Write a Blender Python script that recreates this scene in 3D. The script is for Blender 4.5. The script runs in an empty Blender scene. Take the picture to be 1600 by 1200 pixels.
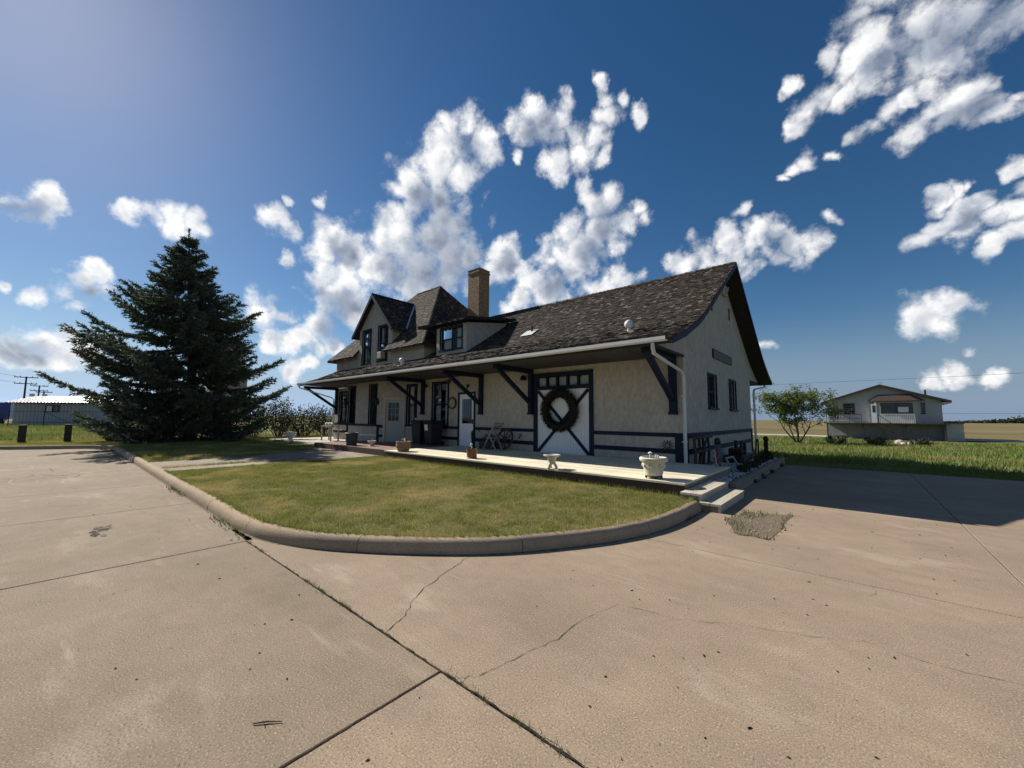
import bpy, bmesh, math, random
import numpy as np
from mathutils import Vector, Matrix

random.seed(7)
rng = np.random.default_rng(11)
SC = bpy.context.scene
COL = SC.collection
R = math.radians

# ------------------------------------------------------------------ camera
HC = 1.5
FPX = 615.0
YAW, PITCH, ROLL = R(41.0), math.atan(53 / 615.0), R(0.45)
_f = Vector((-math.sin(YAW) * math.cos(PITCH), math.cos(YAW) * math.cos(PITCH), math.sin(PITCH)))
_r0 = Vector((math.cos(YAW), math.sin(YAW), 0))
_u0 = _r0.cross(_f)
_r = _r0 * math.cos(ROLL) + _u0 * math.sin(ROLL)
_u = -_r0 * math.sin(ROLL) + _u0 * math.cos(ROLL)
cam_data = bpy.data.cameras.new('camera')
cam = bpy.data.objects.new('camera', cam_data)
COL.objects.link(cam)
cam_data.sensor_fit = 'HORIZONTAL'
cam_data.sensor_width = 36.0
cam_data.lens = 36.0 * FPX / 1600.0
cam_data.clip_start = 0.05
cam_data.clip_end = 9000
cam.matrix_world = Matrix(((_r.x, _u.x, -_f.x, 0), (_r.y, _u.y, -_f.y, 0), (_r.z, _u.z, -_f.z, HC), (0, 0, 0, 1)))
SC.camera = cam

# ------------------------------------------------------------------ sun, sky, exposure
SUN = Vector((-0.797, -0.070, 0.60)).normalized()
sun_data = bpy.data.lights.new('sun', 'SUN')
sun_data.energy = 5.0
sun_data.angle = R(0.53)
sun_data.color = (1.0, 0.93, 0.82)
sun = bpy.data.objects.new('sun', sun_data)
COL.objects.link(sun)
sun.rotation_euler = SUN.to_track_quat('Z', 'Y').to_euler()
sun.location = (-40, -4, 40)

vs = SC.view_settings
vs.view_transform = 'Standard'
vs.look = 'None'
vs.exposure = 0.6
vs.gamma = 1.0
vs.use_curve_mapping = False
cy = SC.cycles
cy.max_bounces = 5
cy.diffuse_bounces = 2
cy.glossy_bounces = 3
cy.transmission_bounces = 4
cy.transparent_max_bounces = 8
cy.use_denoising = True
cy.sample_clamp_indirect = 4.0

# where the cumulus stand in the sky: unit directions and angular radii
CLOUD_PUFFS = [(0.105,0.802,0.587,0.0388),(-0.765,0.511,0.391,0.065),(-0.713,0.577,0.399,0.0666),(0.141,0.809,0.571,0.0343),(0.167,0.86,0.481,0.0293),(-0.675,0.543,0.5,0.051),(-0.612,0.533,0.585,0.0475),(0.066,0.765,0.64,0.036),(0.079,0.817,0.572,0.0347),(0.03,0.816,0.577,0.0304),(-0.808,0.484,0.336,0.0593),(0.175,0.817,0.55,0.0274),(-0.871,0.424,0.247,0.0466),(-0.423,0.789,0.445,0.0465),(-0.469,0.626,0.623,0.0408),(0.12,0.976,0.183,0.0292),(0.146,0.87,0.472,0.0306),(0.091,0.879,0.468,0.0268),(-0.712,0.499,0.494,0.0502),(-0.423,0.699,0.576,0.0371),(-0.516,0.764,0.387,0.0432),(-0.936,0.272,0.225,0.036),(-0.845,0.363,0.393,0.0376),(-0.549,0.778,0.306,0.0448),(-0.61,0.688,0.394,0.0403),(-0.768,0.544,0.338,0.0611),(-0.942,-0.066,0.328,0.0191),(-0.977,0.027,0.209,0.0227),(0.105,0.868,0.485,0.0259),(-0.698,0.473,0.538,0.0375),(-0.888,0.37,0.274,0.0334),(-0.855,0.387,0.344,0.0333),(0.117,0.777,0.619,0.0397),(-0.013,0.831,0.555,0.0218),(-0.17,0.922,0.347,0.0287),(-0.604,0.743,0.288,0.0389),(0.156,0.938,0.308,0.0194),(-0.095,0.925,0.368,0.0265),(0.183,0.932,0.313,0.0185),(0.198,0.817,0.541,0.0211),(-0.374,0.808,0.455,0.0368),(0.057,0.863,0.502,0.0207),(-0.418,0.842,0.34,0.0334),(0.137,0.987,0.089,0.0196),(-0.622,0.559,0.548,0.0439),(-0.644,0.494,0.584,0.0365),(0.13,0.938,0.321,0.0202),(0.046,0.802,0.595,0.0292),(-0.575,0.569,0.588,0.0372),(0.143,0.851,0.505,0.0241),(-0.94,-0.048,0.339,0.0197),(-0.387,0.703,0.597,0.0307),(-0.427,0.76,0.491,0.034),(-0.995,-0.032,0.098,0.0177),(-0.992,-0.06,0.115,0.0169),(-0.054,0.939,0.341,0.0235),(-0.482,0.77,0.418,0.0421),(-0.93,0.111,0.351,0.0214),(-0.241,0.901,0.36,0.0278),(-0.905,0.377,0.199,0.0288),(0.113,0.822,0.558,0.0303),(-0.469,0.685,0.559,0.03),(-0.995,-0.009,0.101,0.0184),(-0.708,0.626,0.327,0.0316),(-0.634,0.687,0.354,0.0348),(0.196,0.941,0.277,0.0152),(-0.445,0.839,0.313,0.0341),(-0.759,0.462,0.459,0.0279),(-0.874,0.277,0.399,0.0224),(0.162,0.845,0.509,0.0218),(0.1,0.992,0.081,0.017),(-0.835,0.394,0.383,0.0386),(0.11,0.945,0.308,0.0174),(0.011,0.825,0.565,0.0245),(-0.922,0.346,0.176,0.0258),(0.044,0.778,0.627,0.022),(-0.184,0.907,0.378,0.0263),(-0.423,0.678,0.601,0.0362),(-0.58,0.744,0.33,0.0383),(-0.948,-0.04,0.316,0.0172),(-0.98,0.007,0.197,0.0189),(-0.923,0.149,0.355,0.0186),(-0.933,0.345,0.101,0.0235),(0.201,0.928,0.313,0.0149),(-0.639,0.723,0.263,0.0327),(0.078,0.855,0.512,0.0166),(0.19,0.873,0.45,0.0143),(-0.034,0.836,0.547,0.0188),(-0.994,0.016,0.112,0.016),(-0.492,0.63,0.601,0.0315),(-0.51,0.79,0.34,0.0377),(0.214,0.937,0.277,0.0176),(-0.277,0.897,0.345,0.0234),(0.123,0.877,0.464,0.0255),(0.059,0.827,0.559,0.0263),(-0.124,0.922,0.366,0.0228),(0.177,0.981,0.075,0.0133),(-0.202,0.919,0.339,0.0247),(-0.363,0.694,0.621,0.0223),(-0.483,0.748,0.455,0.0295),(-0.992,-0.022,0.122,0.018),(-0.943,0.296,0.155,0.0202),(-0.94,0.063,0.335,0.0151),(-0.694,0.561,0.451,0.0557),(0.201,0.91,0.363,0.0117),(0.173,0.927,0.334,0.0156),(-0.992,-0.074,0.103,0.0192),(-0.493,0.603,0.627,0.0305),(-0.612,0.503,0.61,0.0306),(0.159,0.981,0.113,0.0129),(0.126,0.859,0.496,0.0249),(-0.4,0.859,0.321,0.0303),(0.18,0.945,0.271,0.0125),(0.198,0.866,0.46,0.0126),(-0.868,0.402,0.29,0.0341),(-0.733,0.458,0.502,0.0299),(-0.971,0.033,0.237,0.0163),(-0.374,0.737,0.562,0.0184),(-0.877,0.259,0.404,0.022),(-0.942,-0.027,0.334,0.0146),(-0.036,0.879,0.476,0.015),(-0.348,0.677,0.648,0.0167),(-0.829,0.442,0.342,0.0347),(0.151,0.932,0.328,0.0178),(-0.552,0.738,0.388,0.0279),(-0.442,0.798,0.409,0.0358),(-0.106,0.936,0.335,0.0181),(-0.982,-0.022,0.187,0.012),(0.174,0.873,0.455,0.0206),(-0.052,0.842,0.537,0.0155),(-0.435,0.645,0.628,0.0302),(-0.945,-0.09,0.315,0.0158),(-0.992,-0.042,0.118,0.0174),(0.139,0.921,0.365,0.0114),(0.142,0.826,0.546,0.0233),(-0.149,0.899,0.412,0.016),(-0.398,0.78,0.483,0.0366),(-0.476,0.591,0.651,0.0197),(-0.9,0.402,0.166,0.0196),(0.123,0.925,0.36,0.0117),(-0.932,0.323,0.163,0.023),(-0.865,0.356,0.355,0.027),(-0.583,0.537,0.61,0.031),(0.214,0.918,0.334,0.0116),(-0.003,0.807,0.591,0.0139),(0.035,0.833,0.552,0.0205),(-0.948,-0.057,0.312,0.0167),(-0.638,0.662,0.393,0.0279),(-0.926,0.309,0.215,0.0181),(-0.983,0.018,0.181,0.016),(-0.893,0.295,0.34,0.0155),(-0.917,0.37,0.153,0.0192),(-0.02,0.924,0.383,0.0129),(-0.306,0.732,0.609,0.0146),(-0.529,0.63,0.569,0.0163),(-0.482,0.793,0.373,0.0338),(-0.777,0.462,0.427,0.0283),(-0.932,0.093,0.349,0.0157),(0.123,0.989,0.085,0.0164),(0.1,0.85,0.517,0.0112),(-0.994,-0.052,0.099,0.0171),(-0.974,0.013,0.225,0.0158),(-0.924,0.365,0.117,0.0191),(0.177,0.847,0.501,0.0142),(-0.407,0.81,0.422,0.0351),(-0.322,0.694,0.644,0.0133),(-0.993,0.002,0.122,0.0156),(-0.131,0.977,0.167,0.0149),(0.042,0.866,0.499,0.0141),(0.013,0.838,0.545,0.0177),(-0.662,0.516,0.544,0.0489),(-0.34,0.817,0.465,0.0194),(0.167,0.984,0.069,0.0119),(-0.057,0.803,0.594,0.0104),(-0.729,0.593,0.342,0.0498),(-0.974,0.042,0.221,0.0166),(-0.324,0.836,0.443,0.0139),(-0.828,0.335,0.45,0.0128),(-0.085,0.935,0.344,0.0221),(-0.797,0.462,0.39,0.0288),(-0.98,-0.064,0.187,0.0084),(-0.055,0.879,0.473,0.0113),(0.135,0.973,0.185,0.0178),(-0.938,-0.035,0.344,0.0173),(-0.15,0.92,0.362,0.0234),(-0.458,0.66,0.595,0.0315),(-0.969,0.019,0.245,0.0128),(0.151,0.917,0.37,0.008),(-0.001,0.878,0.479,0.0094),(-0.074,0.882,0.465,0.0104),(0.085,0.887,0.454,0.017),(0.087,0.831,0.549,0.0191),(-0.345,0.661,0.666,0.0117),(-0.853,0.273,0.446,0.0107),(-0.983,-0.033,0.182,0.0089),(-0.683,0.618,0.391,0.0308),(-0.601,0.708,0.371,0.0283)]
CLOUD_CORES = [(-0.694,0.545,0.47,0.0635),(-0.687,0.588,0.427,0.0659),(-0.729,0.576,0.37,0.0856),(-0.786,0.512,0.346,0.0541),(-0.705,0.508,0.496,0.0392),(-0.6,0.553,0.578,0.0321),(-0.844,0.387,0.371,0.0275),(-0.877,0.414,0.245,0.0347),(-0.401,0.799,0.448,0.0431),(-0.473,0.79,0.39,0.0365),(-0.543,0.77,0.336,0.038),(-0.477,0.638,0.604,0.0365),(-0.616,0.695,0.371,0.0314),(0.13,0.819,0.56,0.0383),(0.176,0.82,0.545,0.033),(0.092,0.818,0.568,0.0279),(0.05,0.827,0.56,0.02),(0.163,0.866,0.472,0.0268),(0.131,0.873,0.47,0.0251),(0.156,0.936,0.316,0.0194),(-0.101,0.932,0.347,0.0224),(-0.945,-0.055,0.323,0.0209),(-0.945,-0.076,0.317,0.0162),(-0.994,-0.037,0.107,0.0205),(-0.992,-0.065,0.104,0.0195),(-0.98,0.028,0.198,0.0179),(-0.887,0.392,0.246,0.0338),(-0.896,0.399,0.196,0.0293)]


AIR, DUST, OZONE, SKY_STRENGTH = 1.0, 0.35, 2.0, 0.050
EDGE, LIT, SOFT, CLOUD_STRENGTH = 1.25, 0.75, 0.75, 0.74

world = bpy.data.worlds.new('World')
SC.world = world
world.use_nodes = True


def build_world():
    nt = world.node_tree
    nt.nodes.clear()
    N = nt.nodes.new
    L = nt.links.new

    def math_n(op, a, b=None, c=None, clamp=False):
        n = N('ShaderNodeMath')
        n.operation = op
        n.use_clamp = clamp
        for k, v in enumerate((a, b, c)):
            if v is None:
                continue
            if isinstance(v, (int, float)):
                n.inputs[k].default_value = v
            else:
                L(v, n.inputs[k])
        return n.outputs[0]

    def vmath(op, a, b=None, s=None):
        n = N('ShaderNodeVectorMath')
        n.operation = op
        for k, v in enumerate((a, b)):
            if v is None:
                continue
            if isinstance(v, (tuple, list, Vector)):
                n.inputs[k].default_value = v
            else:
                L(v, n.inputs[k])
        if s is not None:
            n.inputs['Scale'].default_value = s
        return n.outputs['Value'] if op in ('DISTANCE', 'DOT_PRODUCT', 'LENGTH') else n.outputs['Vector']

    def noise(v, scale, detail, rough, col=False):
        n = N('ShaderNodeTexNoise')
        n.inputs['Scale'].default_value = scale
        n.inputs['Detail'].default_value = detail
        n.inputs['Roughness'].default_value = rough
        L(v, n.inputs['Vector'])
        return n.outputs['Color'] if col else n.outputs['Fac']

    def smooth(v, a, b):
        n = N('ShaderNodeMapRange')
        n.interpolation_type = 'SMOOTHSTEP'
        L(v, n.inputs['Value'])
        n.inputs['From Min'].default_value = a
        n.inputs['From Max'].default_value = b
        return n.outputs[0]

    tc = N('ShaderNodeTexCoord')
    d = vmath('NORMALIZE', tc.outputs['Generated'])
    wc = vmath('SUBTRACT', noise(d, 9.0, 2.0, 0.6, True), (0.5, 0.5, 0.5))
    wf = vmath('SUBTRACT', noise(d, 42.0, 3.0, 0.6, True), (0.5, 0.5, 0.5))
    p = vmath('ADD', vmath('ADD', d, vmath('SCALE', wc, s=0.085)), vmath('SCALE', wf, s=0.022))

    pn = vmath('NORMALIZE', p)

    def field(lst, k):
        # nearest puff centre among those of like size, then the deepest of the sizes
        classes = {}
        for (x, y, z, r) in lst:
            q = round(math.log(r) / 0.22)
            classes.setdefault(q, []).append((x, y, z))
        acc = None
        for q in sorted(classes):
            best = None
            for c in classes[q]:
                v = vmath('DOT_PRODUCT', pn, tuple(Vector(c).normalized()))
                best = v if best is None else math_n('MAXIMUM', best, v)
            dist = math_n('SQRT', math_n('MULTIPLY_ADD', best, -2.0, 2.0000001))
            v = math_n('MULTIPLY', dist, 1.0 / (math.exp(q * 0.22) * k))
            acc = v if acc is None else math_n('MINIMUM', acc, v)
        return math_n('SUBTRACT', 1.0, acc)

    # the rest of the sky, behind and beside the camera, carries the same scattered cumulus
    g = math_n('MULTIPLY', math_n('SUBTRACT', noise(d, 3.2, 2.0, 0.5), 0.57), 5.0)
    behind = smooth(math_n('MULTIPLY', vmath('DOT_PRODUCT', d, tuple(_f)), -1.0), -0.42, -0.25)
    g = math_n('SUBTRACT', math_n('MULTIPLY', math_n('ADD', g, 1.0), behind), 1.0)
    def puff(v, scale):
        n = N('ShaderNodeTexVoronoi')
        n.feature = 'SMOOTH_F1'
        n.inputs['Scale'].default_value = scale
        n.inputs['Smoothness'].default_value = 0.35
        L(v, n.inputs['Vector'])
        return n.outputs['Distance']

    pb = vmath('ADD', d, vmath('SCALE', wf, s=0.035))
    bil = puff(pb, 20.0)
    bil2 = puff(vmath('ADD', pb, tuple(SUN * 0.012)), 20.0)
    n1 = noise(d, 20.0, 7.0, 0.66)
    nz = math_n('ADD', math_n('MULTIPLY', math_n('SUBTRACT', 0.46, bil), 0.72), math_n('MULTIPLY', math_n('SUBTRACT', n1, 0.5), EDGE))
    lit = math_n('ADD', math_n('MULTIPLY', math_n('SUBTRACT', bil2, bil), LIT), math_n('MULTIPLY', math_n('SUBTRACT', n1, 0.5), 0.35))
    sky = N('ShaderNodeTexSky')
    sky.sky_type = 'NISHITA'
    sky.sun_disc = False
    sky.sun_elevation = math.asin(SUN.z)
    sky.sun_rotation = math.atan2(SUN.x, SUN.y)
    sky.altitude = 600
    sky.air_density = AIR
    sky.dust_density = DUST
    sky.ozone_density = OZONE
    b1 = N('ShaderNodeBackground')
    hs = N('ShaderNodeHueSaturation')
    hs.inputs['Saturation'].default_value = 1.3
    L(sky.outputs[0], hs.inputs['Color'])
    # thick, pale air low over the horizon
    hz_ = N('ShaderNodeHueSaturation')
    hz_.inputs['Saturation'].default_value = 0.0
    L(sky.outputs[0], hz_.inputs['Color'])
    tint = vmath('MULTIPLY', hz_.outputs[0], (0.51, 0.70, 0.97))
    lowf = smooth(math_n('MULTIPLY', vmath('DOT_PRODUCT', d, (0, 0, 1)), -1.0), -0.24, 0.0)
    mh = N('ShaderNodeMix')
    mh.data_type = 'RGBA'
    L(lowf, mh.inputs[0])
    L(hs.outputs[0], mh.inputs[6])
    L(tint, mh.inputs[7])
    L(mh.outputs[2], b1.inputs[0])
    b1.inputs[1].default_value = SKY_STRENGTH

    def branch(puffs, cores):
        m = math_n('MAXIMUM', field(puffs, 1.52), g)
        dens = math_n('ADD', math_n('MULTIPLY', m, 0.85), nz)
        alpha = smooth(dens, 0.0, SOFT)
        thick = smooth(dens, 0.25, 1.1)
        val = math_n('SUBTRACT', 0.95, math_n('MULTIPLY', thick, 0.22))
        if cores:
            cshade = smooth(field(cores, 1.35), -0.15, 0.75)
            val = math_n('SUBTRACT', val, math_n('MULTIPLY', cshade, 0.42))
        val = math_n('ADD', val, lit)
        val = math_n('MINIMUM', math_n('MAXIMUM', val, 0.22), 1.1)
        ramp = N('ShaderNodeValToRGB')
        L(val, ramp.inputs[0])
        e = ramp.color_ramp.elements
        e[0].position = 0.2
        e[0].color = (0.16, 0.20, 0.29, 1)
        e[1].position = 1.0
        e[1].color = (1.0, 0.99, 0.97, 1)
        mid = e.new(0.62)
        mid.color = (0.47, 0.51, 0.58, 1)
        b2 = N('ShaderNodeBackground')
        L(ramp.outputs[0], b2.inputs[0])
        b2.inputs[1].default_value = CLOUD_STRENGTH
        return mixs(alpha, b1.outputs[0], b2.outputs[0])

    def mixs(fac, a, b):
        mx = N('ShaderNodeMixShader')
        L(fac, mx.inputs[0])
        L(a, mx.inputs[1])
        L(b, mx.inputs[2])
        return mx.outputs[0]

    out = N('ShaderNodeOutputWorld')
    L(branch(CLOUD_PUFFS, CLOUD_CORES), out.inputs[0])


build_world()
world.cycles.sampling_method = 'MANUAL'
world.cycles.sample_map_resolution = 512


# ------------------------------------------------------------------ helpers
def wl(o):
    v = Vector((0, 0, 0))
    while o is not None:
        v = v + o.location
        o = o.parent
    return v


class MB:
    def __init__(self):
        self.v = []
        self.f = []
        self.a = []

    def add(self, vs_, fs, rnd=None):
        b = len(self.v)
        self.v += [tuple(q) for q in vs_]
        for q in fs:
            self.f.append([b + i for i in q])
            self.a.append(0.0 if rnd is None else rnd)
        return self

    def box(self, x0, x1, y0, y1, z0, z1):
        return self.add([(x0, y0, z0), (x1, y0, z0), (x1, y1, z0), (x0, y1, z0), (x0, y0, z1), (x1, y0, z1), (x1, y1, z1), (x0, y1, z1)],
                        [(0, 3, 2, 1), (4, 5, 6, 7), (0, 1, 5, 4), (1, 2, 6, 5), (2, 3, 7, 6), (3, 0, 4, 7)])

    def beam(self, p0, p1, w, h, up=(0, 0, 1)):
        p0, p1, up = Vector(p0), Vector(p1), Vector(up)
        d = (p1 - p0).normalized()
        s = d.cross(up)
        if s.length < 1e-5:
            s = d.cross(Vector((1, 0, 0)))
        s.normalize()
        t = s.cross(d)
        s, t = s * w / 2, t * h / 2
        vv = [p0 - s - t, p0 + s - t, p0 + s + t, p0 - s + t, p1 - s - t, p1 + s - t, p1 + s + t, p1 - s + t]
        return self.add(vv, [(0, 3, 2, 1), (4, 5, 6, 7), (0, 1, 5, 4), (1, 2, 6, 5), (2, 3, 7, 6), (3, 0, 4, 7)])

    def tube(self, pts, r, n=8, cap=True):
        pts = [Vector(q) for q in pts]
        rs = r if isinstance(r, (list, tuple)) else [r] * len(pts)
        b = len(self.v)
        side = None
        for i, q in enumerate(pts):
            d = (pts[min(i + 1, len(pts) - 1)] - pts[max(i - 1, 0)])
            d = d.normalized() if d.length > 1e-9 else Vector((0, 0, 1))
            if side is None:
                side = d.orthogonal().normalized()
            else:
                side = (side - d * side.dot(d))
                side = side.normalized() if side.length > 1e-6 else d.orthogonal().normalized()
            o2 = d.cross(side)
            for k in range(n):
                a = 2 * math.pi * k / n
                self.v.append(tuple(q + (side * math.cos(a) + o2 * math.sin(a)) * rs[i]))
        for i in range(len(pts) - 1):
            for k in range(n):
                k2 = (k + 1) % n
                self.f.append([b + i * n + k, b + i * n + k2, b + (i + 1) * n + k2, b + (i + 1) * n + k])
                self.a.append(0.0)
        if cap:
            self.f.append([b + k for k in reversed(range(n))])
            self.f.append([b + (len(pts) - 1) * n + k for k in range(n)])
            self.a += [0.0, 0.0]
        return self

    def lathe(self, prof, c=(0, 0, 0), n=20, sq=0.0):
        b = len(self.v)
        for (r, z) in prof:
            for k in range(n):
                a = 2 * math.pi * k / n
                rr = r
                if sq:
                    rr = r * (1 + sq * (1 / max(abs(math.cos(a)), abs(math.sin(a))) - 1))
                self.v.append((c[0] + rr * math.cos(a), c[1] + rr * math.sin(a), c[2] + z))
        for i in range(len(prof) - 1):
            for k in range(n):
                k2 = (k + 1) % n
                self.f.append([b + i * n + k, b + i * n + k2, b + (i + 1) * n + k2, b + (i + 1) * n + k])
                self.a.append(0.0)
        self.f.append([b + k for k in reversed(range(n))])
        self.f.append([b + (len(prof) - 1) * n + k for k in range(n)])
        self.a += [0.0, 0.0]
        return self

    def ball(self, c, r, n=10, m=7, sz=1.0):
        prof = [(max(1e-3, r * math.sin(math.pi * i / m)), -r * sz * math.cos(math.pi * i / m)) for i in range(m + 1)]
        return self.lathe(prof, c, n)

    def torus(self, c, R0, r0, ax=(0, 0, 1), n=28, m=8):
        ax = Vector(ax).normalized()
        s = ax.orthogonal().normalized()
        t = ax.cross(s)
        b = len(self.v)
        for i in range(n):
            a = 2 * math.pi * i / n
            d = s * math.cos(a) + t * math.sin(a)
            for k in range(m):
                q = 2 * math.pi * k / m
                self.v.append(tuple(Vector(c) + d * (R0 + r0 * math.cos(q)) + ax * (r0 * math.sin(q))))
        for i in range(n):
            for k in range(m):
                i2, k2 = (i + 1) % n, (k + 1) % m
                self.f.append([b + i * m + k, b + i2 * m + k, b + i2 * m + k2, b + i * m + k2])
                self.a.append(0.0)
        return self

    def prism(self, pts, vec):
        n = len(pts)
        vec = Vector(vec)
        vv = [Vector(q) for q in pts] + [Vector(q) + vec for q in pts]
        fs = [tuple(reversed(range(n))), tuple(range(n, 2 * n))]
        fs += [(i, (i + 1) % n, n + (i + 1) % n, n + i) for i in range(n)]
        return self.add(vv, fs)

    def build(self, name, mat, parent=None, smooth=False, bevel=0.0, recalc=True, rnd=False, label=None):
        me = bpy.data.meshes.new(name)
        o = bpy.data.objects.new(name, me)
        off = wl(parent) if parent is not None else Vector((0, 0, 0))
        vv = [(q[0] - off.x, q[1] - off.y, q[2] - off.z) for q in self.v]
        me.from_pydata(vv, [], self.f)
        if rnd:
            at = me.attributes.new('rnd', 'FLOAT', 'FACE')
            at.data.foreach_set('value', np.array(self.a, dtype=np.float32))
        if recalc:
            bm = bmesh.new()
            bm.from_mesh(me)
            bmesh.ops.recalc_face_normals(bm, faces=bm.faces)
            bm.to_mesh(me)
            bm.free()
        if smooth:
            me.polygons.foreach_set('use_smooth', [True] * len(me.polygons))
            try:
                me.set_sharp_from_angle(angle=R(40))
            except Exception:
                pass
        me.materials.append(mat)
        COL.objects.link(o)
        o.parent = parent
        if bevel:
            md = o.modifiers.new('bevel', 'BEVEL')
            md.width = bevel
            md.segments = 2
            md.limit_method = 'ANGLE'
        if label:
            o['label'] = label
        return o


def np_mesh(name, verts, faces, mat, parent=None, rnd=None, smooth=False):
    """verts (n,3), faces (m,k) arrays"""
    me = bpy.data.meshes.new(name)
    verts = np.asarray(verts, dtype=np.float32)
    faces = np.asarray(faces, dtype=np.int32)
    if parent is not None:
        w = wl(parent)
        verts = verts - np.array((w.x, w.y, w.z), dtype=np.float32)
    m, k = faces.shape
    me.vertices.add(len(verts))
    me.vertices.foreach_set('co', verts.ravel())
    me.loops.add(m * k)
    me.loops.foreach_set('vertex_index', faces.ravel())
    me.polygons.add(m)
    me.polygons.foreach_set('loop_start', np.arange(0, m * k, k, dtype=np.int32))
    me.polygons.foreach_set('loop_total', np.full(m, k, dtype=np.int32))
    if smooth:
        me.polygons.foreach_set('use_smooth', np.ones(m, dtype=bool))
    me.update(calc_edges=True)
    if rnd is not None:
        at = me.attributes.new('rnd', 'FLOAT', 'FACE')
        at.data.foreach_set('value', np.asarray(rnd, dtype=np.float32))
    me.materials.append(mat)
    o = bpy.data.objects.new(name, me)
    COL.objects.link(o)
    o.parent = parent
    return o


def tag(o, label=None, cat=None, group=None, kind=None):
    if label:
        o['label'] = label
    if cat:
        o['category'] = cat
    if group:
        o['group'] = group
    if kind:
        o['kind'] = kind
    return o


def thing(name, label, cat, loc=(0, 0, 0), group=None, rz=0.0):
    o = bpy.data.objects.new(name, None)
    COL.objects.link(o)
    o.location = loc
    o.rotation_euler = (0, 0, rz)
    o.empty_display_size = 0.2
    return tag(o, label, cat, group)


def copy_tree(o, parent=None):
    c = o.copy()
    COL.objects.link(c)
    c.parent = parent
    for ch in list(o.children):
        copy_tree(ch, c)
    return c


class Fr:
    """a vertical wall plane: u along it, n out of it"""

    def __init__(self, o, u, n):
        self.o, self.u, self.n = Vector(o), Vector(u).normalized(), Vector(n).normalized()

    def P(self, u, z, d=0.0):
        return self.o + self.u * u + self.n * d + Vector((0, 0, z))

    def box(self, mb, u0, u1, z0, z1, d0, d1):
        P = self.P
        return mb.add([P(u0, z0, d0), P(u1, z0, d0), P(u1, z0, d1), P(u0, z0, d1), P(u0, z1, d0), P(u1, z1, d0), P(u1, z1, d1), P(u0, z1, d1)],
                      [(0, 3, 2, 1), (4, 5, 6, 7), (0, 1, 5, 4), (1, 2, 6, 5), (2, 3, 7, 6), (3, 0, 4, 7)])

    def bar(self, mb, a, b, w, d0, d1):
        (ua, za), (ub, zb) = a, b
        L_ = math.hypot(ub - ua, zb - za)
        nx, nz = -(zb - za) / L_ * w / 2, (ub - ua) / L_ * w / 2
        c = [(ua - nx, za - nz), (ua + nx, za + nz), (ub + nx, zb + nz), (ub - nx, zb - nz)]
        return mb.add([self.P(q[0], q[1], d0) for q in c] + [self.P(q[0], q[1], d1) for q in c],
                      [(0, 3, 2, 1), (4, 5, 6, 7), (0, 1, 5, 4), (1, 2, 6, 5), (2, 3, 7, 6), (3, 0, 4, 7)])

    def panel(self, mb, u0, u1, z0, z1, holes=(), depth=0.12):
        us = sorted(set([u0, u1] + [h[0] for h in holes] + [h[1] for h in holes]))
        zs = sorted(set([z0, z1] + [h[2] for h in holes] + [h[3] for h in holes]))
        for i in range(len(us) - 1):
            for j in range(len(zs) - 1):
                cu, cz = (us[i] + us[i + 1]) / 2, (zs[j] + zs[j + 1]) / 2
                if any(h[0] < cu < h[1] and h[2] < cz < h[3] for h in holes):
                    continue
                mb.add([self.P(us[i], zs[j]), self.P(us[i + 1], zs[j]), self.P(us[i + 1], zs[j + 1]), self.P(us[i], zs[j + 1])], [(0, 1, 2, 3)])
        for (a, b, c, d) in holes:
            P = self.P
            for q in (((a, c), (b, c)), ((b, c), (b, d)), ((b, d), (a, d)), ((a, d), (a, c))):
                (ua, za), (ub, zb) = q
                mb.add([P(ua, za), P(ub, zb), P(ub, zb, -depth), P(ua, za, -depth)], [(0, 1, 2, 3)])
        return mb


# ------------------------------------------------------------------ materials
def new_mat(name):
    m = bpy.data.materials.new(name)
    m.use_nodes = True
    nt = m.node_tree
    bs = nt.nodes['Principled BSDF']
    return m, nt, bs


def lk(nt, a, b):
    nt.links.new(a, b)


def nd(nt, t, **kw):
    n = nt.nodes.new(t)
    for k, v in kw.items():
        if k in n.inputs:
            n.inputs[k].default_value = v
        else:
            setattr(n, k, v)
    return n


def mixc(nt, fac, a, b, mode='MIX'):
    n = nt.nodes.new('ShaderNodeMix')
    n.data_type = 'RGBA'
    n.blend_type = mode
    for s, v in ((n.inputs[0], fac), (n.inputs[6], a), (n.inputs[7], b)):
        if isinstance(v, (int, float)):
            s.default_value = v
        elif isinstance(v, tuple):
            s.default_value = v if len(v) == 4 else v + (1,)
        else:
            nt.links.new(v, s)
    return n.outputs[2]


def rng_map(nt, v, a, b, c=0.0, d=1.0):
    n = nt.nodes.new('ShaderNodeMapRange')
    nt.links.new(v, n.inputs[0])
    n.inputs[1].default_value, n.inputs[2].default_value = a, b
    n.inputs[3].default_value, n.inputs[4].default_value = c, d
    return n.outputs[0]


def pos(nt, scale=(1, 1, 1), rot=(0, 0, 0)):
    g = nt.nodes.new('ShaderNodeNewGeometry')
    if scale == (1, 1, 1) and rot == (0, 0, 0):
        return g.outputs['Position']
    mp = nt.nodes.new('ShaderNodeMapping')
    mp.inputs['Scale'].default_value = scale
    mp.inputs['Rotation'].default_value = rot
    nt.links.new(g.outputs['Position'], mp.inputs['Vector'])
    return mp.outputs[0]


def noise(nt, v, scale, detail=3.0, rough=0.55):
    n = nt.nodes.new('ShaderNodeTexNoise')
    n.inputs['Scale'].default_value = scale
    n.inputs['Detail'].default_value = detail
    n.inputs['Roughness'].default_value = rough
    nt.links.new(v, n.inputs['Vector'])
    return n.outputs['Fac']


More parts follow.
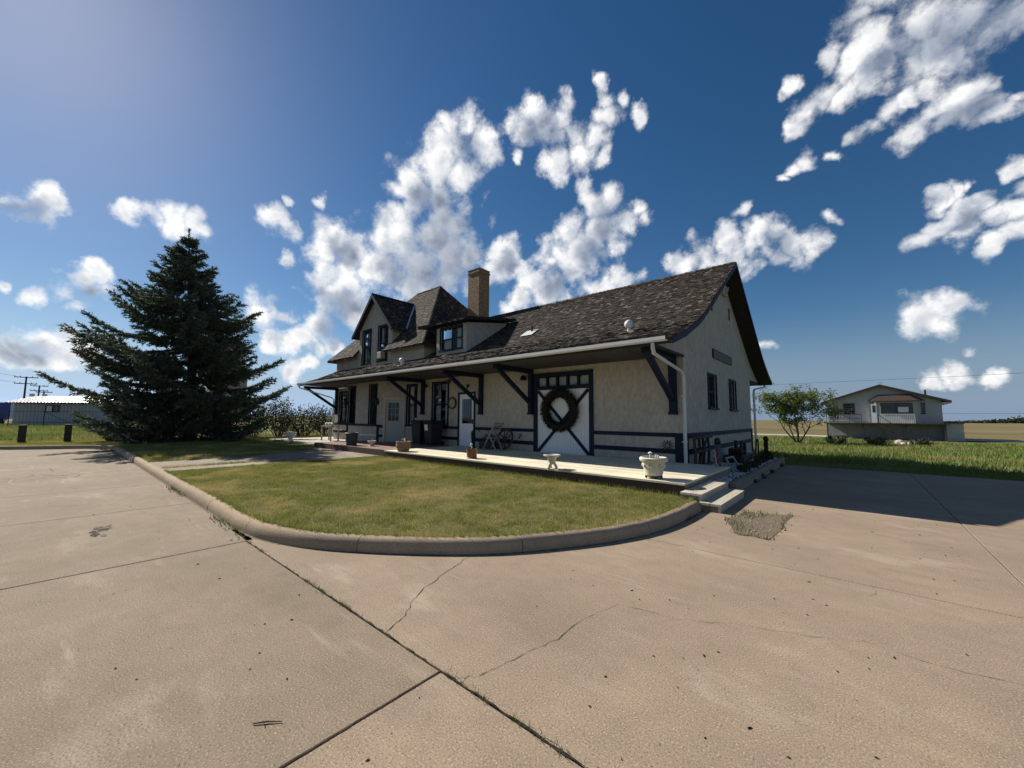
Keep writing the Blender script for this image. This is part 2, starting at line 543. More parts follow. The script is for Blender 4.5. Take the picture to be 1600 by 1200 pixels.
def bump(nt, bs, h, strength, dist):
    b = nt.nodes.new('ShaderNodeBump')
    b.inputs['Strength'].default_value = strength
    b.inputs['Distance'].default_value = dist
    nt.links.new(h, b.inputs['Height'])
    nt.links.new(b.outputs[0], bs.inputs['Normal'])


def simple(name, col, rough=0.6, var=0.15, scale=4.0, fine=60.0, bmp=0.15, dist=0.004, metal=0.0, spec=0.4, col2=None):
    """paint, wood, pottery: a colour with mottling at two sizes and a little relief"""
    m, nt, bs = new_mat(name)
    P_ = pos(nt)
    n1 = noise(nt, P_, scale, 4.0)
    n2 = noise(nt, P_, fine, 2.0)
    dark = tuple(c * (1 - var) for c in col)
    lite = tuple(min(1, c * (1 + var)) for c in (col2 or col))
    c = mixc(nt, rng_map(nt, n1, 0.3, 0.7), dark, lite)
    c = mixc(nt, rng_map(nt, n2, 0.25, 0.75, 0.0, min(1.0, var * 2)), c, tuple(q * 0.6 for q in col))
    lk(nt, c, bs.inputs['Base Color'])
    bs.inputs['Roughness'].default_value = rough
    bs.inputs['Metallic'].default_value = metal
    bs.inputs['Specular IOR Level'].default_value = spec
    bump(nt, bs, n2, bmp, dist)
    return m


def wood(name, col, axis=0, var=0.25, rough=0.75):
    m, nt, bs = new_mat(name)
    s = [30.0, 30.0, 30.0]
    s[axis] = 1.2
    n1 = noise(nt, pos(nt, tuple(s)), 1.0, 4.0, 0.6)
    n2 = noise(nt, pos(nt), 1.3, 2.0)
    c = mixc(nt, rng_map(nt, n1, 0.3, 0.7), tuple(q * (1 - var) for q in col), tuple(min(1, q * (1 + var)) for q in col))
    c = mixc(nt, rng_map(nt, n2, 0.35, 0.75, 0.0, 0.45), c, tuple(q * 0.62 for q in col))
    oi = nt.nodes.new('ShaderNodeObjectInfo')
    c = mixc(nt, rng_map(nt, oi.outputs['Random'], 0, 1, 0.0, 0.6), c, tuple(q * 0.55 for q in col))
    lk(nt, c, bs.inputs['Base Color'])
    bs.inputs['Roughness'].default_value = rough
    bump(nt, bs, n1, 0.25, 0.003)
    return m


def leafmat(name, c0, c1, c2=None, trans=0.35, nscale=1.2):
    m, nt, bs = new_mat(name)
    at = nd(nt, 'ShaderNodeAttribute', attribute_name='rnd')
    c = mixc(nt, at.outputs['Fac'], c0, c1)
    if c2 is not None:
        n1 = noise(nt, pos(nt), nscale, 3.0)
        c = mixc(nt, rng_map(nt, n1, 0.47, 0.66), c, c2)
    lk(nt, c, bs.inputs['Base Color'])
    bs.inputs['Roughness'].default_value = 0.65
    bs.inputs['Specular IOR Level'].default_value = 0.25
    tr = nt.nodes.new('ShaderNodeBsdfTranslucent')
    lk(nt, c, tr.inputs[0])
    mx = nt.nodes.new('ShaderNodeMixShader')
    mx.inputs[0].default_value = trans
    lk(nt, bs.outputs[0], mx.inputs[1])
    lk(nt, tr.outputs[0], mx.inputs[2])
    lk(nt, mx.outputs[0], nt.nodes['Material Output'].inputs[0])
    return m


def concrete(name, col, pale, cracks=False):
    m, nt, bs = new_mat(name)
    P_ = pos(nt)
    big = noise(nt, P_, 0.55, 5.0, 0.6)
    mid = noise(nt, P_, 4.5, 5.0, 0.65)
    agg = noise(nt, P_, 95.0, 2.0, 0.7)
    agg2 = noise(nt, P_, 38.0, 2.0, 0.6)
    c = mixc(nt, rng_map(nt, big, 0.3, 0.7), tuple(q * 0.82 for q in col), tuple(q * 1.12 for q in col))
    c = mixc(nt, rng_map(nt, mid, 0.35, 0.7, 0.0, 0.5), c, tuple(q * 0.70 for q in col))
    stn = noise(nt, pos(nt, (0.5, 1.1, 1.0), (0, 0, 0.6)), 1.0, 7.0, 0.68)
    c = mixc(nt, rng_map(nt, stn, 0.52, 0.70, 0.0, 0.5), c, tuple(q * 0.58 for q in col))
    c = mixc(nt, rng_map(nt, stn, 0.44, 0.30, 0.0, 0.35), c, pale)
    oil = noise(nt, P_, 1.9, 3.0, 0.5)
    c = mixc(nt, rng_map(nt, oil, 0.70, 0.80, 0.0, 0.45), c, tuple(q * 0.45 for q in col))
    # aggregate: dark and pale grains
    c = mixc(nt, rng_map(nt, agg, 0.55, 0.68, 0.0, 0.75), c, tuple(q * 0.30 for q in col))
    c = mixc(nt, rng_map(nt, agg, 0.42, 0.28, 0.0, 0.75), c, pale)
    c = mixc(nt, rng_map(nt, agg2, 0.66, 0.76, 0.0, 0.5), c, tuple(q * 0.45 for q in col))
    # pale scuffs left by tyres and shovels
    for rz, sc in ((0.35, 0.7), (-0.75, 0.9), (1.2, 0.6)):
        st = noise(nt, pos(nt, (0.8 * sc, 9.0 * sc, 1.0), (0, 0, rz)), 1.0, 6.0, 0.62)
        msk = noise(nt, P_, 0.9 * sc, 2.0)
        a = nt.nodes.new('ShaderNodeMath')
        a.operation = 'MULTIPLY'
        lk(nt, rng_map(nt, st, 0.60, 0.74), a.inputs[0])
        lk(nt, rng_map(nt, msk, 0.5, 0.68, 0.0, 0.5), a.inputs[1])
        c = mixc(nt, a.outputs[0], c, pale)
    lk(nt, c, bs.inputs['Base Color'])
    bs.inputs['Roughness'].default_value = 0.9
    bs.inputs['Specular IOR Level'].default_value = 0.12
    bump(nt, bs, agg, 0.45, 0.004)
    return m


def stucco_mat():
    m, nt, bs = new_mat('stucco')
    P_ = pos(nt)
    peb = noise(nt, P_, 42.0, 3.0, 0.7)
    mid = noise(nt, pos(nt, (1, 1, 0.55)), 9.0, 4.0, 0.65)
    big = noise(nt, P_, 0.8, 3.0)
    col = (0.475, 0.445, 0.38)
    c = mixc(nt, rng_map(nt, mid, 0.3, 0.7), tuple(q * 0.74 for q in col), tuple(q * 1.18 for q in col))
    c = mixc(nt, rng_map(nt, peb, 0.52, 0.72, 0.0, 0.7), c, tuple(q * 0.42 for q in col))
    c = mixc(nt, rng_map(nt, peb, 0.42, 0.25, 0.0, 0.6), c, (0.62, 0.57, 0.47))
    c = mixc(nt, rng_map(nt, big, 0.4, 0.7, 0.0, 0.25), c, tuple(q * 0.7 for q in col))
    strk = noise(nt, pos(nt, (5.0, 5.0, 0.35)), 1.0, 5.0, 0.6)
    c = mixc(nt, rng_map(nt, strk, 0.52, 0.72, 0.0, 0.4), c, tuple(q * 0.62 for q in col))
    lk(nt, c, bs.inputs['Base Color'])
    bs.inputs['Roughness'].default_value = 0.95
    bs.inputs['Specular IOR Level'].default_value = 0.15
    bump(nt, bs, peb, 0.9, 0.012)
    return m


def shingle_mat(name='cedar_shingle'):
    m, nt, bs = new_mat(name)
    at = nd(nt, 'ShaderNodeAttribute', attribute_name='rnd')
    rp = nt.nodes.new('ShaderNodeValToRGB')
    lk(nt, at.outputs['Fac'], rp.inputs[0])
    e = rp.color_ramp.elements
    e[0].color = (0.020, 0.017, 0.015, 1)
    e[1].color = (0.24, 0.215, 0.19, 1)
    for q, cc in ((0.3, (0.042, 0.034, 0.028)), (0.6, (0.070, 0.057, 0.047)), (0.8, (0.095, 0.070, 0.054)), (0.92, (0.125, 0.108, 0.094))):
        e.new(q).color = cc + (1,)
    n1 = noise(nt, pos(nt, (24, 3, 3)), 1.0, 4.0, 0.6)
    n2 = noise(nt, pos(nt), 0.7, 4.0)
    c = mixc(nt, rng_map(nt, n1, 0.35, 0.7, 0.0, 0.5), rp.outputs[0], (0.03, 0.024, 0.02))
    c = mixc(nt, rng_map(nt, n2, 0.45, 0.7, 0.0, 0.4), c, (0.04, 0.034, 0.026))
    lk(nt, c, bs.inputs['Base Color'])
    bs.inputs['Roughness'].default_value = 0.9
    bs.inputs['Specular IOR Level'].default_value = 0.15
    bump(nt, bs, n1, 0.4, 0.006)
    return m


def glass_mat():
    m, nt, bs = new_mat('window_glass')
    tr = nt.nodes.new('ShaderNodeBsdfTransparent')
    tr.inputs[0].default_value = (0.75, 0.8, 0.8, 1)
    gl = nt.nodes.new('ShaderNodeBsdfGlossy')
    gl.inputs['Roughness'].default_value = 0.03
    gl.inputs[0].default_value = (0.95, 0.97, 1, 1)
    fr = nt.nodes.new('ShaderNodeFresnel')
    fr.inputs[0].default_value = 1.27
    mx = nt.nodes.new('ShaderNodeMixShader')
    lk(nt, fr.outputs[0], mx.inputs[0])
    lk(nt, tr.outputs[0], mx.inputs[1])
    lk(nt, gl.outputs[0], mx.inputs[2])
    lk(nt, mx.outputs[0], nt.nodes['Material Output'].inputs[0])
    return m


def brick_mat():
    m, nt, bs = new_mat('chimney_brick')
    g = nt.nodes.new('ShaderNodeNewGeometry')
    sp = nt.nodes.new('ShaderNodeSeparateXYZ')
    lk(nt, g.outputs['Position'], sp.inputs[0])
    ad = nt.nodes.new('ShaderNodeMath')
    lk(nt, sp.outputs[0], ad.inputs[0])
    lk(nt, sp.outputs[1], ad.inputs[1])
    cb = nt.nodes.new('ShaderNodeCombineXYZ')
    lk(nt, ad.outputs[0], cb.inputs[0])
    lk(nt, sp.outputs[2], cb.inputs[1])
    bt = nt.nodes.new('ShaderNodeTexBrick')
    lk(nt, cb.outputs[0], bt.inputs['Vector'])
    bt.inputs['Scale'].default_value = 1.0
    bt.inputs['Brick Width'].default_value = 0.22
    bt.inputs['Row Height'].default_value = 0.075
    bt.inputs['Mortar Size'].default_value = 0.012
    bt.inputs['Color1'].default_value = (0.40, 0.21, 0.085, 1)
    bt.inputs['Color2'].default_value = (0.20, 0.10, 0.05, 1)
    bt.inputs['Mortar'].default_value = (0.26, 0.21, 0.15, 1)
    n1 = noise(nt, g.outputs['Position'], 14.0, 3.0)
    c = mixc(nt, rng_map(nt, n1, 0.45, 0.7, 0.0, 0.6), bt.outputs['Color'], (0.10, 0.065, 0.04))
    lk(nt, c, bs.inputs['Base Color'])
    bs.inputs['Roughness'].default_value = 0.9
    inv = nt.nodes.new('ShaderNodeMath')
    inv.operation = 'SUBTRACT'
    inv.inputs[0].default_value = 1.0
    lk(nt, bt.outputs['Fac'], inv.inputs[1])
    bump(nt, bs, inv.outputs[0], 0.6, 0.008)
    return m


M = {}
M['stucco'] = stucco_mat()
M['navy'] = simple('navy_paint', (0.013, 0.021, 0.044), 0.6, 0.25, 3.0, 40, 0.1, 0.002, 0.0, 0.15)
M['white_paint'] = simple('white_paint', (0.74, 0.75, 0.74), 0.5, 0.06, 3.0, 30, 0.05, 0.001)
M['door_white'] = simple('white_door_paint', (0.80, 0.82, 0.83), 0.45, 0.04, 2.0, 30, 0.04, 0.001)
M['door_grey'] = simple('grey_green_door_paint', (0.36, 0.40, 0.38), 0.5, 0.06, 2.0, 30, 0.04, 0.001)
M['trim_beige'] = simple('beige_trim_paint', (0.50, 0.46, 0.38), 0.6, 0.08)
M['soffit'] = simple('dark_soffit_boards', (0.055, 0.05, 0.05), 0.8, 0.2, 3.0)
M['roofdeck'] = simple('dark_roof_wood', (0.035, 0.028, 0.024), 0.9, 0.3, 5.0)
M['shingle'] = shingle_mat()
M['brick'] = brick_mat()
M['cap'] = simple('chimney_cap', (0.20, 0.16, 0.12), 0.9, 0.2)
M['glass'] = glass_mat()
M['curtain'] = simple('pale_curtain', (0.62, 0.63, 0.62), 0.9, 0.1, 6.0)
M['black_iron'] = simple('black_iron', (0.012, 0.012, 0.013), 0.5, 0.3, 8.0)
M['black_plastic'] = simple('black_plastic', (0.014, 0.015, 0.018), 0.45, 0.2, 5.0)
M['paper'] = simple('white_sticker', (0.7, 0.72, 0.72), 0.6, 0.05)
M['metal'] = simple('galvanised_metal', (0.50, 0.52, 0.54), 0.4, 0.12, 4.0, 30, 0.05, 0.001, 0.6)
M['white_metal'] = simple('white_metal', (0.60, 0.60, 0.585), 0.4, 0.06, 4.0, 30, 0.04, 0.001)
M['tan'] = concrete('tan_concrete', (0.300, 0.231, 0.167), (0.57, 0.49, 0.39))
M['grey'] = concrete('greyer_concrete', (0.246, 0.194, 0.140), (0.50, 0.44, 0.36))
M['kerb'] = concrete('kerb_concrete', (0.36, 0.278, 0.190), (0.55, 0.47, 0.36))
M['path'] = concrete('path_concrete', (0.27, 0.225, 0.175), (0.46, 0.41, 0.35))
M['patio'] = concrete('pale_patio_concrete', (0.50, 0.47, 0.40), (0.70, 0.67, 0.6))
M['dirt'] = simple('dirt', (0.155, 0.122, 0.083), 1.0, 0.35, 9.0, 60, 0.6, 0.01)
M['crack'] = simple('crack_filling', (0.022, 0.019, 0.014), 1.0, 0.3, 20.0)
M['seal'] = simple('pale_joint_sealant', (0.55, 0.50, 0.40), 0.8, 0.2, 20.0)
M['deckwood'] = wood('pale_weathered_deck_board', (0.82, 0.745, 0.55), 0, 0.2)
M['deckwood_y'] = wood('pale_weathered_step_board', (0.50, 0.455, 0.36), 1)
M['skirt'] = wood('dark_stained_board', (0.075, 0.045, 0.032), 0)
M['timber'] = wood('weathered_timber', (0.27, 0.225, 0.165), 1)
M['greywood'] = wood('grey_weathered_wood', (0.30, 0.285, 0.255), 2)
M['darkwood'] = wood('dark_old_wood', (0.045, 0.035, 0.028), 2)
M['paver'] = simple('red_paver', (0.27, 0.165, 0.125), 0.9, 0.25, 6.0, 60, 0.3, 0.004)
M['cream_pot'] = simple('cream_plaster', (0.60, 0.555, 0.44), 0.75, 0.12, 7.0, 50, 0.25, 0.004)
M['white_pot'] = simple('white_plaster', (0.66, 0.65, 0.60), 0.7, 0.1, 7.0)
M['terracotta'] = simple('terracotta', (0.32, 0.175, 0.10), 0.8, 0.2, 7.0, 50, 0.2, 0.003)
M['brown_pot'] = simple('brown_glazed_pot', (0.155, 0.062, 0.026), 0.45, 0.3, 8.0)
M['grey_pot'] = simple('dark_grey_pot', (0.045, 0.05, 0.048), 0.6, 0.2, 6.0)
M['soil'] = simple('potting_soil', (0.045, 0.032, 0.022), 1.0, 0.3, 20.0, 80, 0.6, 0.01)
M['clockface'] = simple('aged_clock_face', (0.42, 0.36, 0.22), 0.6, 0.1)
M['rope'] = simple('rope', (0.35, 0.26, 0.15), 0.9, 0.2)
M['pink'] = simple('faded_red_paint', (0.20, 0.07, 0.07), 0.7, 0.25, 6.0)
M['blue_post'] = simple('slate_blue_paint', (0.055, 0.075, 0.11), 0.6, 0.2)
M['pebble'] = simple('white_pebble', (0.56, 0.57, 0.58), 0.8, 0.2, 9.0)
M['needles'] = leafmat('spruce_needles', (0.048, 0.074, 0.056), (0.155, 0.190, 0.130), None, 0.25)
M['wreath'] = leafmat('dark_wreath_sprigs', (0.008, 0.011, 0.008), (0.022, 0.026, 0.016), None, 0.08)
M['bark'] = simple('bark', (0.055, 0.042, 0.032), 0.95, 0.35, 8.0, 40, 0.8, 0.02)
M['bush'] = leafmat('bush_leaves', (0.020, 0.034, 0.014), (0.058, 0.074, 0.028), None, 0.25)
M['leaf'] = leafmat('willow_leaves', (0.075, 0.115, 0.032), (0.155, 0.20, 0.065), None, 0.4)
M['lawn'] = leafmat('mown_lawn_blades', (0.145, 0.175, 0.038), (0.29, 0.285, 0.078), (0.47, 0.375, 0.165), 0.35, 0.75)
M['verge'] = leafmat('rough_grass_blades', (0.085, 0.145, 0.026), (0.20, 0.245, 0.062), (0.30, 0.265, 0.105), 0.35, 0.22)
M['weed'] = leafmat('weed_leaves', (0.07, 0.11, 0.03), (0.16, 0.17, 0.07), None, 0.3)
M['turf'] = simple('turf_under_grass', (0.145, 0.125, 0.052), 1.0, 0.3, 2.0, 50, 0.8, 0.02, col2=(0.17, 0.16, 0.055))


# ------------------------------------------------------------------ ground
def sstep(a, b, x):
    t = np.clip((np.asarray(x, dtype=float) - a) / (b - a), 0, 1)
    return t * t * (3 - 2 * t)


def gz(x, y):
    x, y = np.asarray(x, float), np.asarray(y, float)
    right = sstep(18, 44, y) * sstep(-40, -15, x)
    left = sstep(-25.6, -28.2, x)
    bumps = 0.05 * np.sin(x * 0.31 + y * 0.17) * sstep(20, 30, np.abs(y) + 0 * x) + 0.03 * np.sin(x * 0.9 - y * 0.7) * sstep(18, 24, y)
    far = sstep(150, 1200, np.hypot(x, y)) * 1.2
    return -0.06 - 0.41 * right + 0.16 * left + bumps * (1 - left) - 0.0 * far


def ground_mat():
    m, nt, bs = new_mat('prairie_ground')
    P_ = pos(nt)
    sp = nt.nodes.new('ShaderNodeSeparateXYZ')
    lk(nt, P_, sp.inputs[0])
    n1 = noise(nt, P_, 0.35, 5.0, 0.6)
    n2 = noise(nt, P_, 6.0, 4.0, 0.65)
    green = mixc(nt, rng_map(nt, n1, 0.35, 0.65), (0.085, 0.115, 0.03), (0.16, 0.15, 0.055))
    green = mixc(nt, rng_map(nt, n2, 0.45, 0.75, 0.0, 0.6), green, (0.05, 0.06, 0.02))
    st = noise(nt, pos(nt, (0.006, 0.055, 1.0)), 1.0, 4.0, 0.6)
    tan = mixc(nt, rng_map(nt, st, 0.35, 0.65), (0.125, 0.103, 0.050), (0.20, 0.160, 0.082))
    tan = mixc(nt, rng_map(nt, n1, 0.45, 0.7, 0.0, 0.35), tan, (0.10, 0.098, 0.042))
    ln = nt.nodes.new('ShaderNodeVectorMath')
    ln.operation = 'LENGTH'
    lk(nt, P_, ln.inputs[0])
    ad = nt.nodes.new('ShaderNodeMath')
    lk(nt, ln.outputs['Value'], ad.inputs[0])
    lk(nt, rng_map(nt, n1, 0, 1, -14, 14), ad.inputs[1])
    c = mixc(nt, rng_map(nt, ad.outputs[0], 56, 76), green, tan)
    lk(nt, c, bs.inputs['Base Color'])
    bs.inputs['Roughness'].default_value = 1.0
    bs.inputs['Specular IOR Level'].default_value = 0.1
    bump(nt, bs, n2, 0.7, 0.05)
    return m


def axis_vals():
    a = [0.0]
    step = 1.2
    while a[-1] < 4200:
        a.append(a[-1] + step)
        if a[-1] > 50:
            step *= 1.12
    a = np.array(a)
    return np.concatenate([-a[:0:-1], a])


ax_ = axis_vals()
GX, GY = np.meshgrid(ax_, ax_)
gv = np.stack([GX.ravel(), GY.ravel(), gz(GX, GY).ravel()], 1)
nn = len(ax_)
ii, jj = np.meshgrid(np.arange(nn - 1), np.arange(nn - 1))
b0 = (jj * nn + ii).ravel()
gf = np.stack([b0, b0 + 1, b0 + nn + 1, b0 + nn], 1)
tag(np_mesh('ground', gv, gf, ground_mat(), smooth=True), 'rough green prairie running out to tan stubble fields', None, None, 'structure')

# driveway: concrete slabs with open joints
driveway = tag(bpy.data.objects.new('driveway', None), 'tan and grey concrete driveway slabs with weedy joints', None, None, 'structure')
COL.objects.link(driveway)
MB().box(-26.9, 8.2, -10, 1.62, -0.05, -0.025).box(-6.3, 8.2, 1.62, 16.1, -0.05, -0.025).build('joint_bed', M['crack'], driveway)


def slab(x0, x1, y0, y1, mat, g=0.007):
    o = MB().box(x0 + g, x1 - g, y0 + g, y1 - g, -0.12, 0.0).build('slab', mat, driveway)
    md = o.modifiers.new('bevel', 'BEVEL')
    md.width = 0.006
    md.segments = 2


xj = [-26.9, -22.3, -18.6, -14.95, -11.6, -8.7, -5.6, -1.93, 1.1, 4.6, 8.2]
for (ya, yb) in ((-2.4, 1.6), (-6.4, -2.4), (-10.0, -6.4)):
    for i in range(len(xj) - 1):
        slab(xj[i], xj[i + 1], ya, 1.685 if (yb > 1 and xj[i] < -5.65) else yb, M['grey'] if xj[i] < -2 else M['tan'])
slab(-6.3, 1.1, 1.6, 4.97, M['tan'], 0.004)
slab(-2.45, 1.1, 4.975, 16.2, M['tan'], 0.003)
for (ya, yb) in ((1.6, 8.9), (8.9, 16.2)):
    slab(1.1, 4.6, ya, yb, M['tan'])
    slab(4.6, 8.2, ya, yb, M['tan'])


def ribbon(pts, w0, w1, z, name, mat, parent, jit=0.02, sub=6, seed=1):
    rr = random.Random(seed)
    P2 = []
    for (a, b) in zip(pts[:-1], pts[1:]):
        for k in range(sub):
            t = k / sub
            P2.append((a[0] + (b[0] - a[0]) * t + rr.uniform(-jit, jit), a[1] + (b[1] - a[1]) * t + rr.uniform(-jit, jit)))
    P2.append(pts[-1])
    mb = MB()
    vv, ff = [], []
    for i, q in enumerate(P2):
        a, b = P2[max(i - 1, 0)], P2[min(i + 1, len(P2) - 1)]
        dx, dy = b[0] - a[0], b[1] - a[1]
        l_ = math.hypot(dx, dy) or 1
        w = 0.6 * rr.uniform(w0 * 0.3, w1) * (0.4 if i in (0, len(P2) - 1) else 1) / 2
        vv += [(q[0] - dy / l_ * w, q[1] + dx / l_ * w, z), (q[0] + dy / l_ * w, q[1] - dx / l_ * w, z)]
        if i:
            ff.append((2 * i - 2, 2 * i - 1, 2 * i + 1, 2 * i))
    mb.add(vv, ff)
    return mb.build(name, mat, parent, recalc=False)


ribbon([(-3.23, 3.03), (-3.04, 2.47), (-2.88, 2.12), (-2.66, 1.83), (-2.55, 1.6)], 0.004, 0.012, 0.003, 'crack', M['crack'], driveway, 0.014, 6, 2)
ribbon([(-1.8, 1.62), (-1.74, 1.71), (-1.71, 1.83), (-1.67, 2.06), (-1.61, 2.34), (-1.62, 2.69), (-1.53, 3.1)], 0.003, 0.009, 0.003, 'crack', M['crack'], driveway, 0.012, 5, 3)
ribbon([(-1.45, 3.12), (-1.08, 3.16), (-0.7, 3.4), (-0.3, 3.55), (-0.02, 3.72), (0.3, 3.66), (0.65, 3.73), (1.1, 3.7)], 0.002, 0.007, 0.003, 'crack', M['crack'], driveway, 0.012, 6, 4)
ribbon([(-2.0, 7.2), (-1.54, 6.79)], 0.003, 0.008, 0.003, 'crack', M['crack'], driveway, 0.01, 6, 5)
ribbon([(-0.87, 7.62), (-0.4, 8.3), (0.1, 8.5)], 0.003, 0.008, 0.003, 'crack', M['crack'], driveway, 0.012, 6, 6)
ribbon([(-1.6, 7.62), (-0.83, 7.67)], 0.004, 0.01, 0.003, 'crack', M['crack'], driveway, 0.006, 6, 7)
ribbon([(0.05, 4.97), (0.06, 4.75), (-0.03, 4.6)], 0.002, 0.005, 0.003, 'crack', M['crack'], driveway, 0.008, 6, 8)
ribbon([(1.1, 2.0), (1.1, 8.55)], 0.010, 0.016, 0.0045, 'joint_seal', M['seal'], driveway, 0.001, 20, 12)
# the broken, cracked strip far down the left lane
for k in range(16):
    x = random.uniform(-16.2, -12.3)
    y = random.uniform(-2.2, 0.8)
    pts = [(x, y)]
    a = random.choice((1.57, 0.6, 2.4, 0.1)) + random.uniform(-.4, .4)
    for q in range(3):
        a += random.uniform(-.5, .5)
        pts.append((pts[-1][0] + math.cos(a) * .3, pts[-1][1] + math.sin(a) * .35))
    ribbon(pts, 0.008, 0.028, 0.003, 'crack', M['crack'], driveway, 0.02, 5, 40 + k)
# spalled hollow in the left lane: a cluster of ragged dark chips
rr = random.Random(9)
for k in range(16):
    cx, cy_ = -7.55 + rr.gauss(0, .16), 0.48 + rr.gauss(0, .05)
    r_ = rr.uniform(.02, .07)
    MB().add([(cx + r_ * 1.6 * math.cos(a) * rr.uniform(.5, 1.2), cy_ + r_ * .8 * math.sin(a) * rr.uniform(.5, 1.2), 0.0025 + .0001 * k) for a in np.linspace(0, 6.28, 10)[:-1]],
             [tuple(range(9))]).build('spall', M['dirt'] if k % 3 else M['crack'], driveway)
# patch where the slab has broken out and weeds grow
rr = random.Random(4)
pp = [(-1.54, 6.79), (-1.45, 7.2), (-1.37, 7.53), (-1.1, 7.55), (-0.83, 7.67), (-0.86, 7.1), (-0.82, 6.6), (-0.87, 5.95), (-1.1, 5.98), (-1.26, 5.95), (-1.42, 6.4)]
MB().add([(a + rr.uniform(-.03, .03), b + rr.uniform(-.03, .03), 0.004) for a, b in pp], [tuple(range(len(pp)))]).build('dirt_patch', M['dirt'], driveway)


def blades(name, P3, h, w, mat, parent=None, lean=0.5, lbl=None, kind='stuff', seg=False):
    n = len(P3)
    a = rng.uniform(0, 2 * np.pi, n)
    sx, sy = np.cos(a) * w / 2, np.sin(a) * w / 2
    la = rng.uniform(0, 2 * np.pi, n)
    ll = rng.uniform(0.1, lean, n) * h
    z0 = np.zeros(n)
    A = P3 + np.stack([sx, sy, z0 - 0.01], 1)
    B = P3 - np.stack([sx, sy, z0 + 0.01], 1)
    T = P3 + np.stack([np.cos(la) * ll, np.sin(la) * ll, h], 1)
    V = np.stack([A, B, T], 1).reshape(-1, 3)
    o = np_mesh(name, V, np.arange(3 * n).reshape(-1, 3), mat, parent, rng.uniform(0, 1, n))
    if kind:
        tag(o, lbl, None, None, kind)
    return o


# kerb: rounded concrete lengths along the lawn
def catmull(pts, n=8):
    out = []
    P4 = [pts[0]] + list(pts) + [pts[-1]]
    for i in range(1, len(P4) - 2):
        p0, p1, p2, p3 = [np.array(q, float) for q in P4[i - 1:i + 3]]
        for k in range(n):
            t = k / n
            out.append(0.5 * ((2 * p1) + (-p0 + p2) * t + (2 * p0 - 5 * p1 + 4 * p2 - p3) * t * t + (-p0 + 3 * p1 - 3 * p2 + p3) * t ** 3))
    out.append(np.array(pts[-1], float))
    return np.array(out)


KPTS = [(-6.9, 1.66), (-6.3, 1.67), (-5.69, 1.71), (-5.06, 1.87), (-4.5, 2.13), (-3.76, 2.64), (-3.12, 3.23), (-2.66, 3.9), (-2.3, 4.6), (-2.07, 5.35), (-1.98, 6.2), (-1.98, 7.06)]
arc = catmull(KPTS, 8)
kerb_line = np.concatenate([np.stack([np.linspace(-24.6, -7.0, 60), np.full(60, 1.665)], 1), arc])
kerb_left = catmull([(-30.5, -7.0), (-28.6, -4.0), (-27.0, -1.4), (-26.2, 0.0), (-25.6, 1.0), (-25.0, 1.5), (-24.66, 1.655)], 8)
kerb = tag(bpy.data.objects.new('kerb', None), 'low rounded concrete kerb round the lawn', None, None, 'structure')
COL.objects.link(kerb)
KPROF = [(0.0, -0.02), (0.004, 0.05), (0.018, 0.10), (0.045, 0.138), (0.085, 0.152), (0.15, 0.150), (0.165, 0.13), (0.165, -0.02)]


def offset_k(line, o_):
    t = np.gradient(line, axis=0)
    l_ = np.hypot(t[:, 0], t[:, 1])
    return np.stack([line[:, 0] - t[:, 1] / l_ * o_, line[:, 1] + t[:, 0] / l_ * o_], 1)


def sweep_kerb(line, seglen):
    d = np.r_[0, np.cumsum(np.hypot(*np.diff(line, axis=0).T))]
    tot = d[-1]
    n = max(1, int(round(tot / seglen)))
    for s in range(n):
        a, b = tot * s / n + 0.004, tot * (s + 1) / n - 0.004
        ts = np.linspace(a, b, 14)
        px, py = np.interp(ts, d, line[:, 0]), np.interp(ts, d, line[:, 1])
        e = 0.05
        tx = np.interp(ts + e, d, line[:, 0]) - np.interp(ts - e, d, line[:, 0])
        ty = np.interp(ts + e, d, line[:, 1]) - np.interp(ts - e, d, line[:, 1])
        l_ = np.hypot(tx, ty)
        nx, ny = -ty / l_, tx / l_
        dz = random.uniform(-0.004, 0.004)
        vv, ff = [], []
        k = len(KPROF)
        for i in range(len(ts)):
            for (o_, z) in KPROF:
                jt = 0.0 if z < 0 else random.uniform(-.0035, .0035)
                vv.append((px[i] + nx[i] * (o_ + jt), py[i] + ny[i] * (o_ + jt), z + dz + jt))
        for i in range(len(ts) - 1):
            for q in range(k - 1):
                ff.append((i * k + q, i * k + q + 1, (i + 1) * k + q + 1, (i + 1) * k + q))
        ff += [tuple(range(k)), tuple(range((len(ts) - 1) * k, len(ts) * k))]
        MB().add(vv, ff).build('kerb_stone', M['kerb'], kerb, smooth=True)


sweep_kerb(kerb_line, 1.9)
sweep_kerb(kerb_left, 2.6)
foot = [tuple(q) for q in offset_k(kerb_line, -0.012)][::2]
ribbon(foot, 0.01, 0.075, 0.0028, 'gutter_grit', M['dirt'], driveway, 0.008, 5, 77)


# lawns: turf sheets with mown blades
def inside(poly, x, y):
    c = np.zeros(len(x), bool)
    n = len(poly)
    j = n - 1
    for i in range(n):
        xi, yi = poly[i]
        xj_, yj_ = poly[j]
        hit = ((yi > y) != (yj_ > y)) & (x < (xj_ - xi) * (y - yi) / (yj_ - yi + 1e-12) + xi)
        c ^= hit
        j = i
    return c


def offset_in(line, o_):
    t = np.gradient(line, axis=0)
    l_ = np.hypot(t[:, 0], t[:, 1])
    return np.stack([line[:, 0] - t[:, 1] / l_ * o_, line[:, 1] + t[:, 0] / l_ * o_], 1)


inner = offset_in(kerb_line, 0.155)
front = [tuple(q) for q in inner if q[0] > -12.82 and q[1] < 7.15]
lawn_poly = [(-12.8, 1.82)] + front + [(-2.1, 7.2), (-2.3, 7.35), (-2.36, 7.5), (-12.2, 7.5), (-12.8, 7.6)]


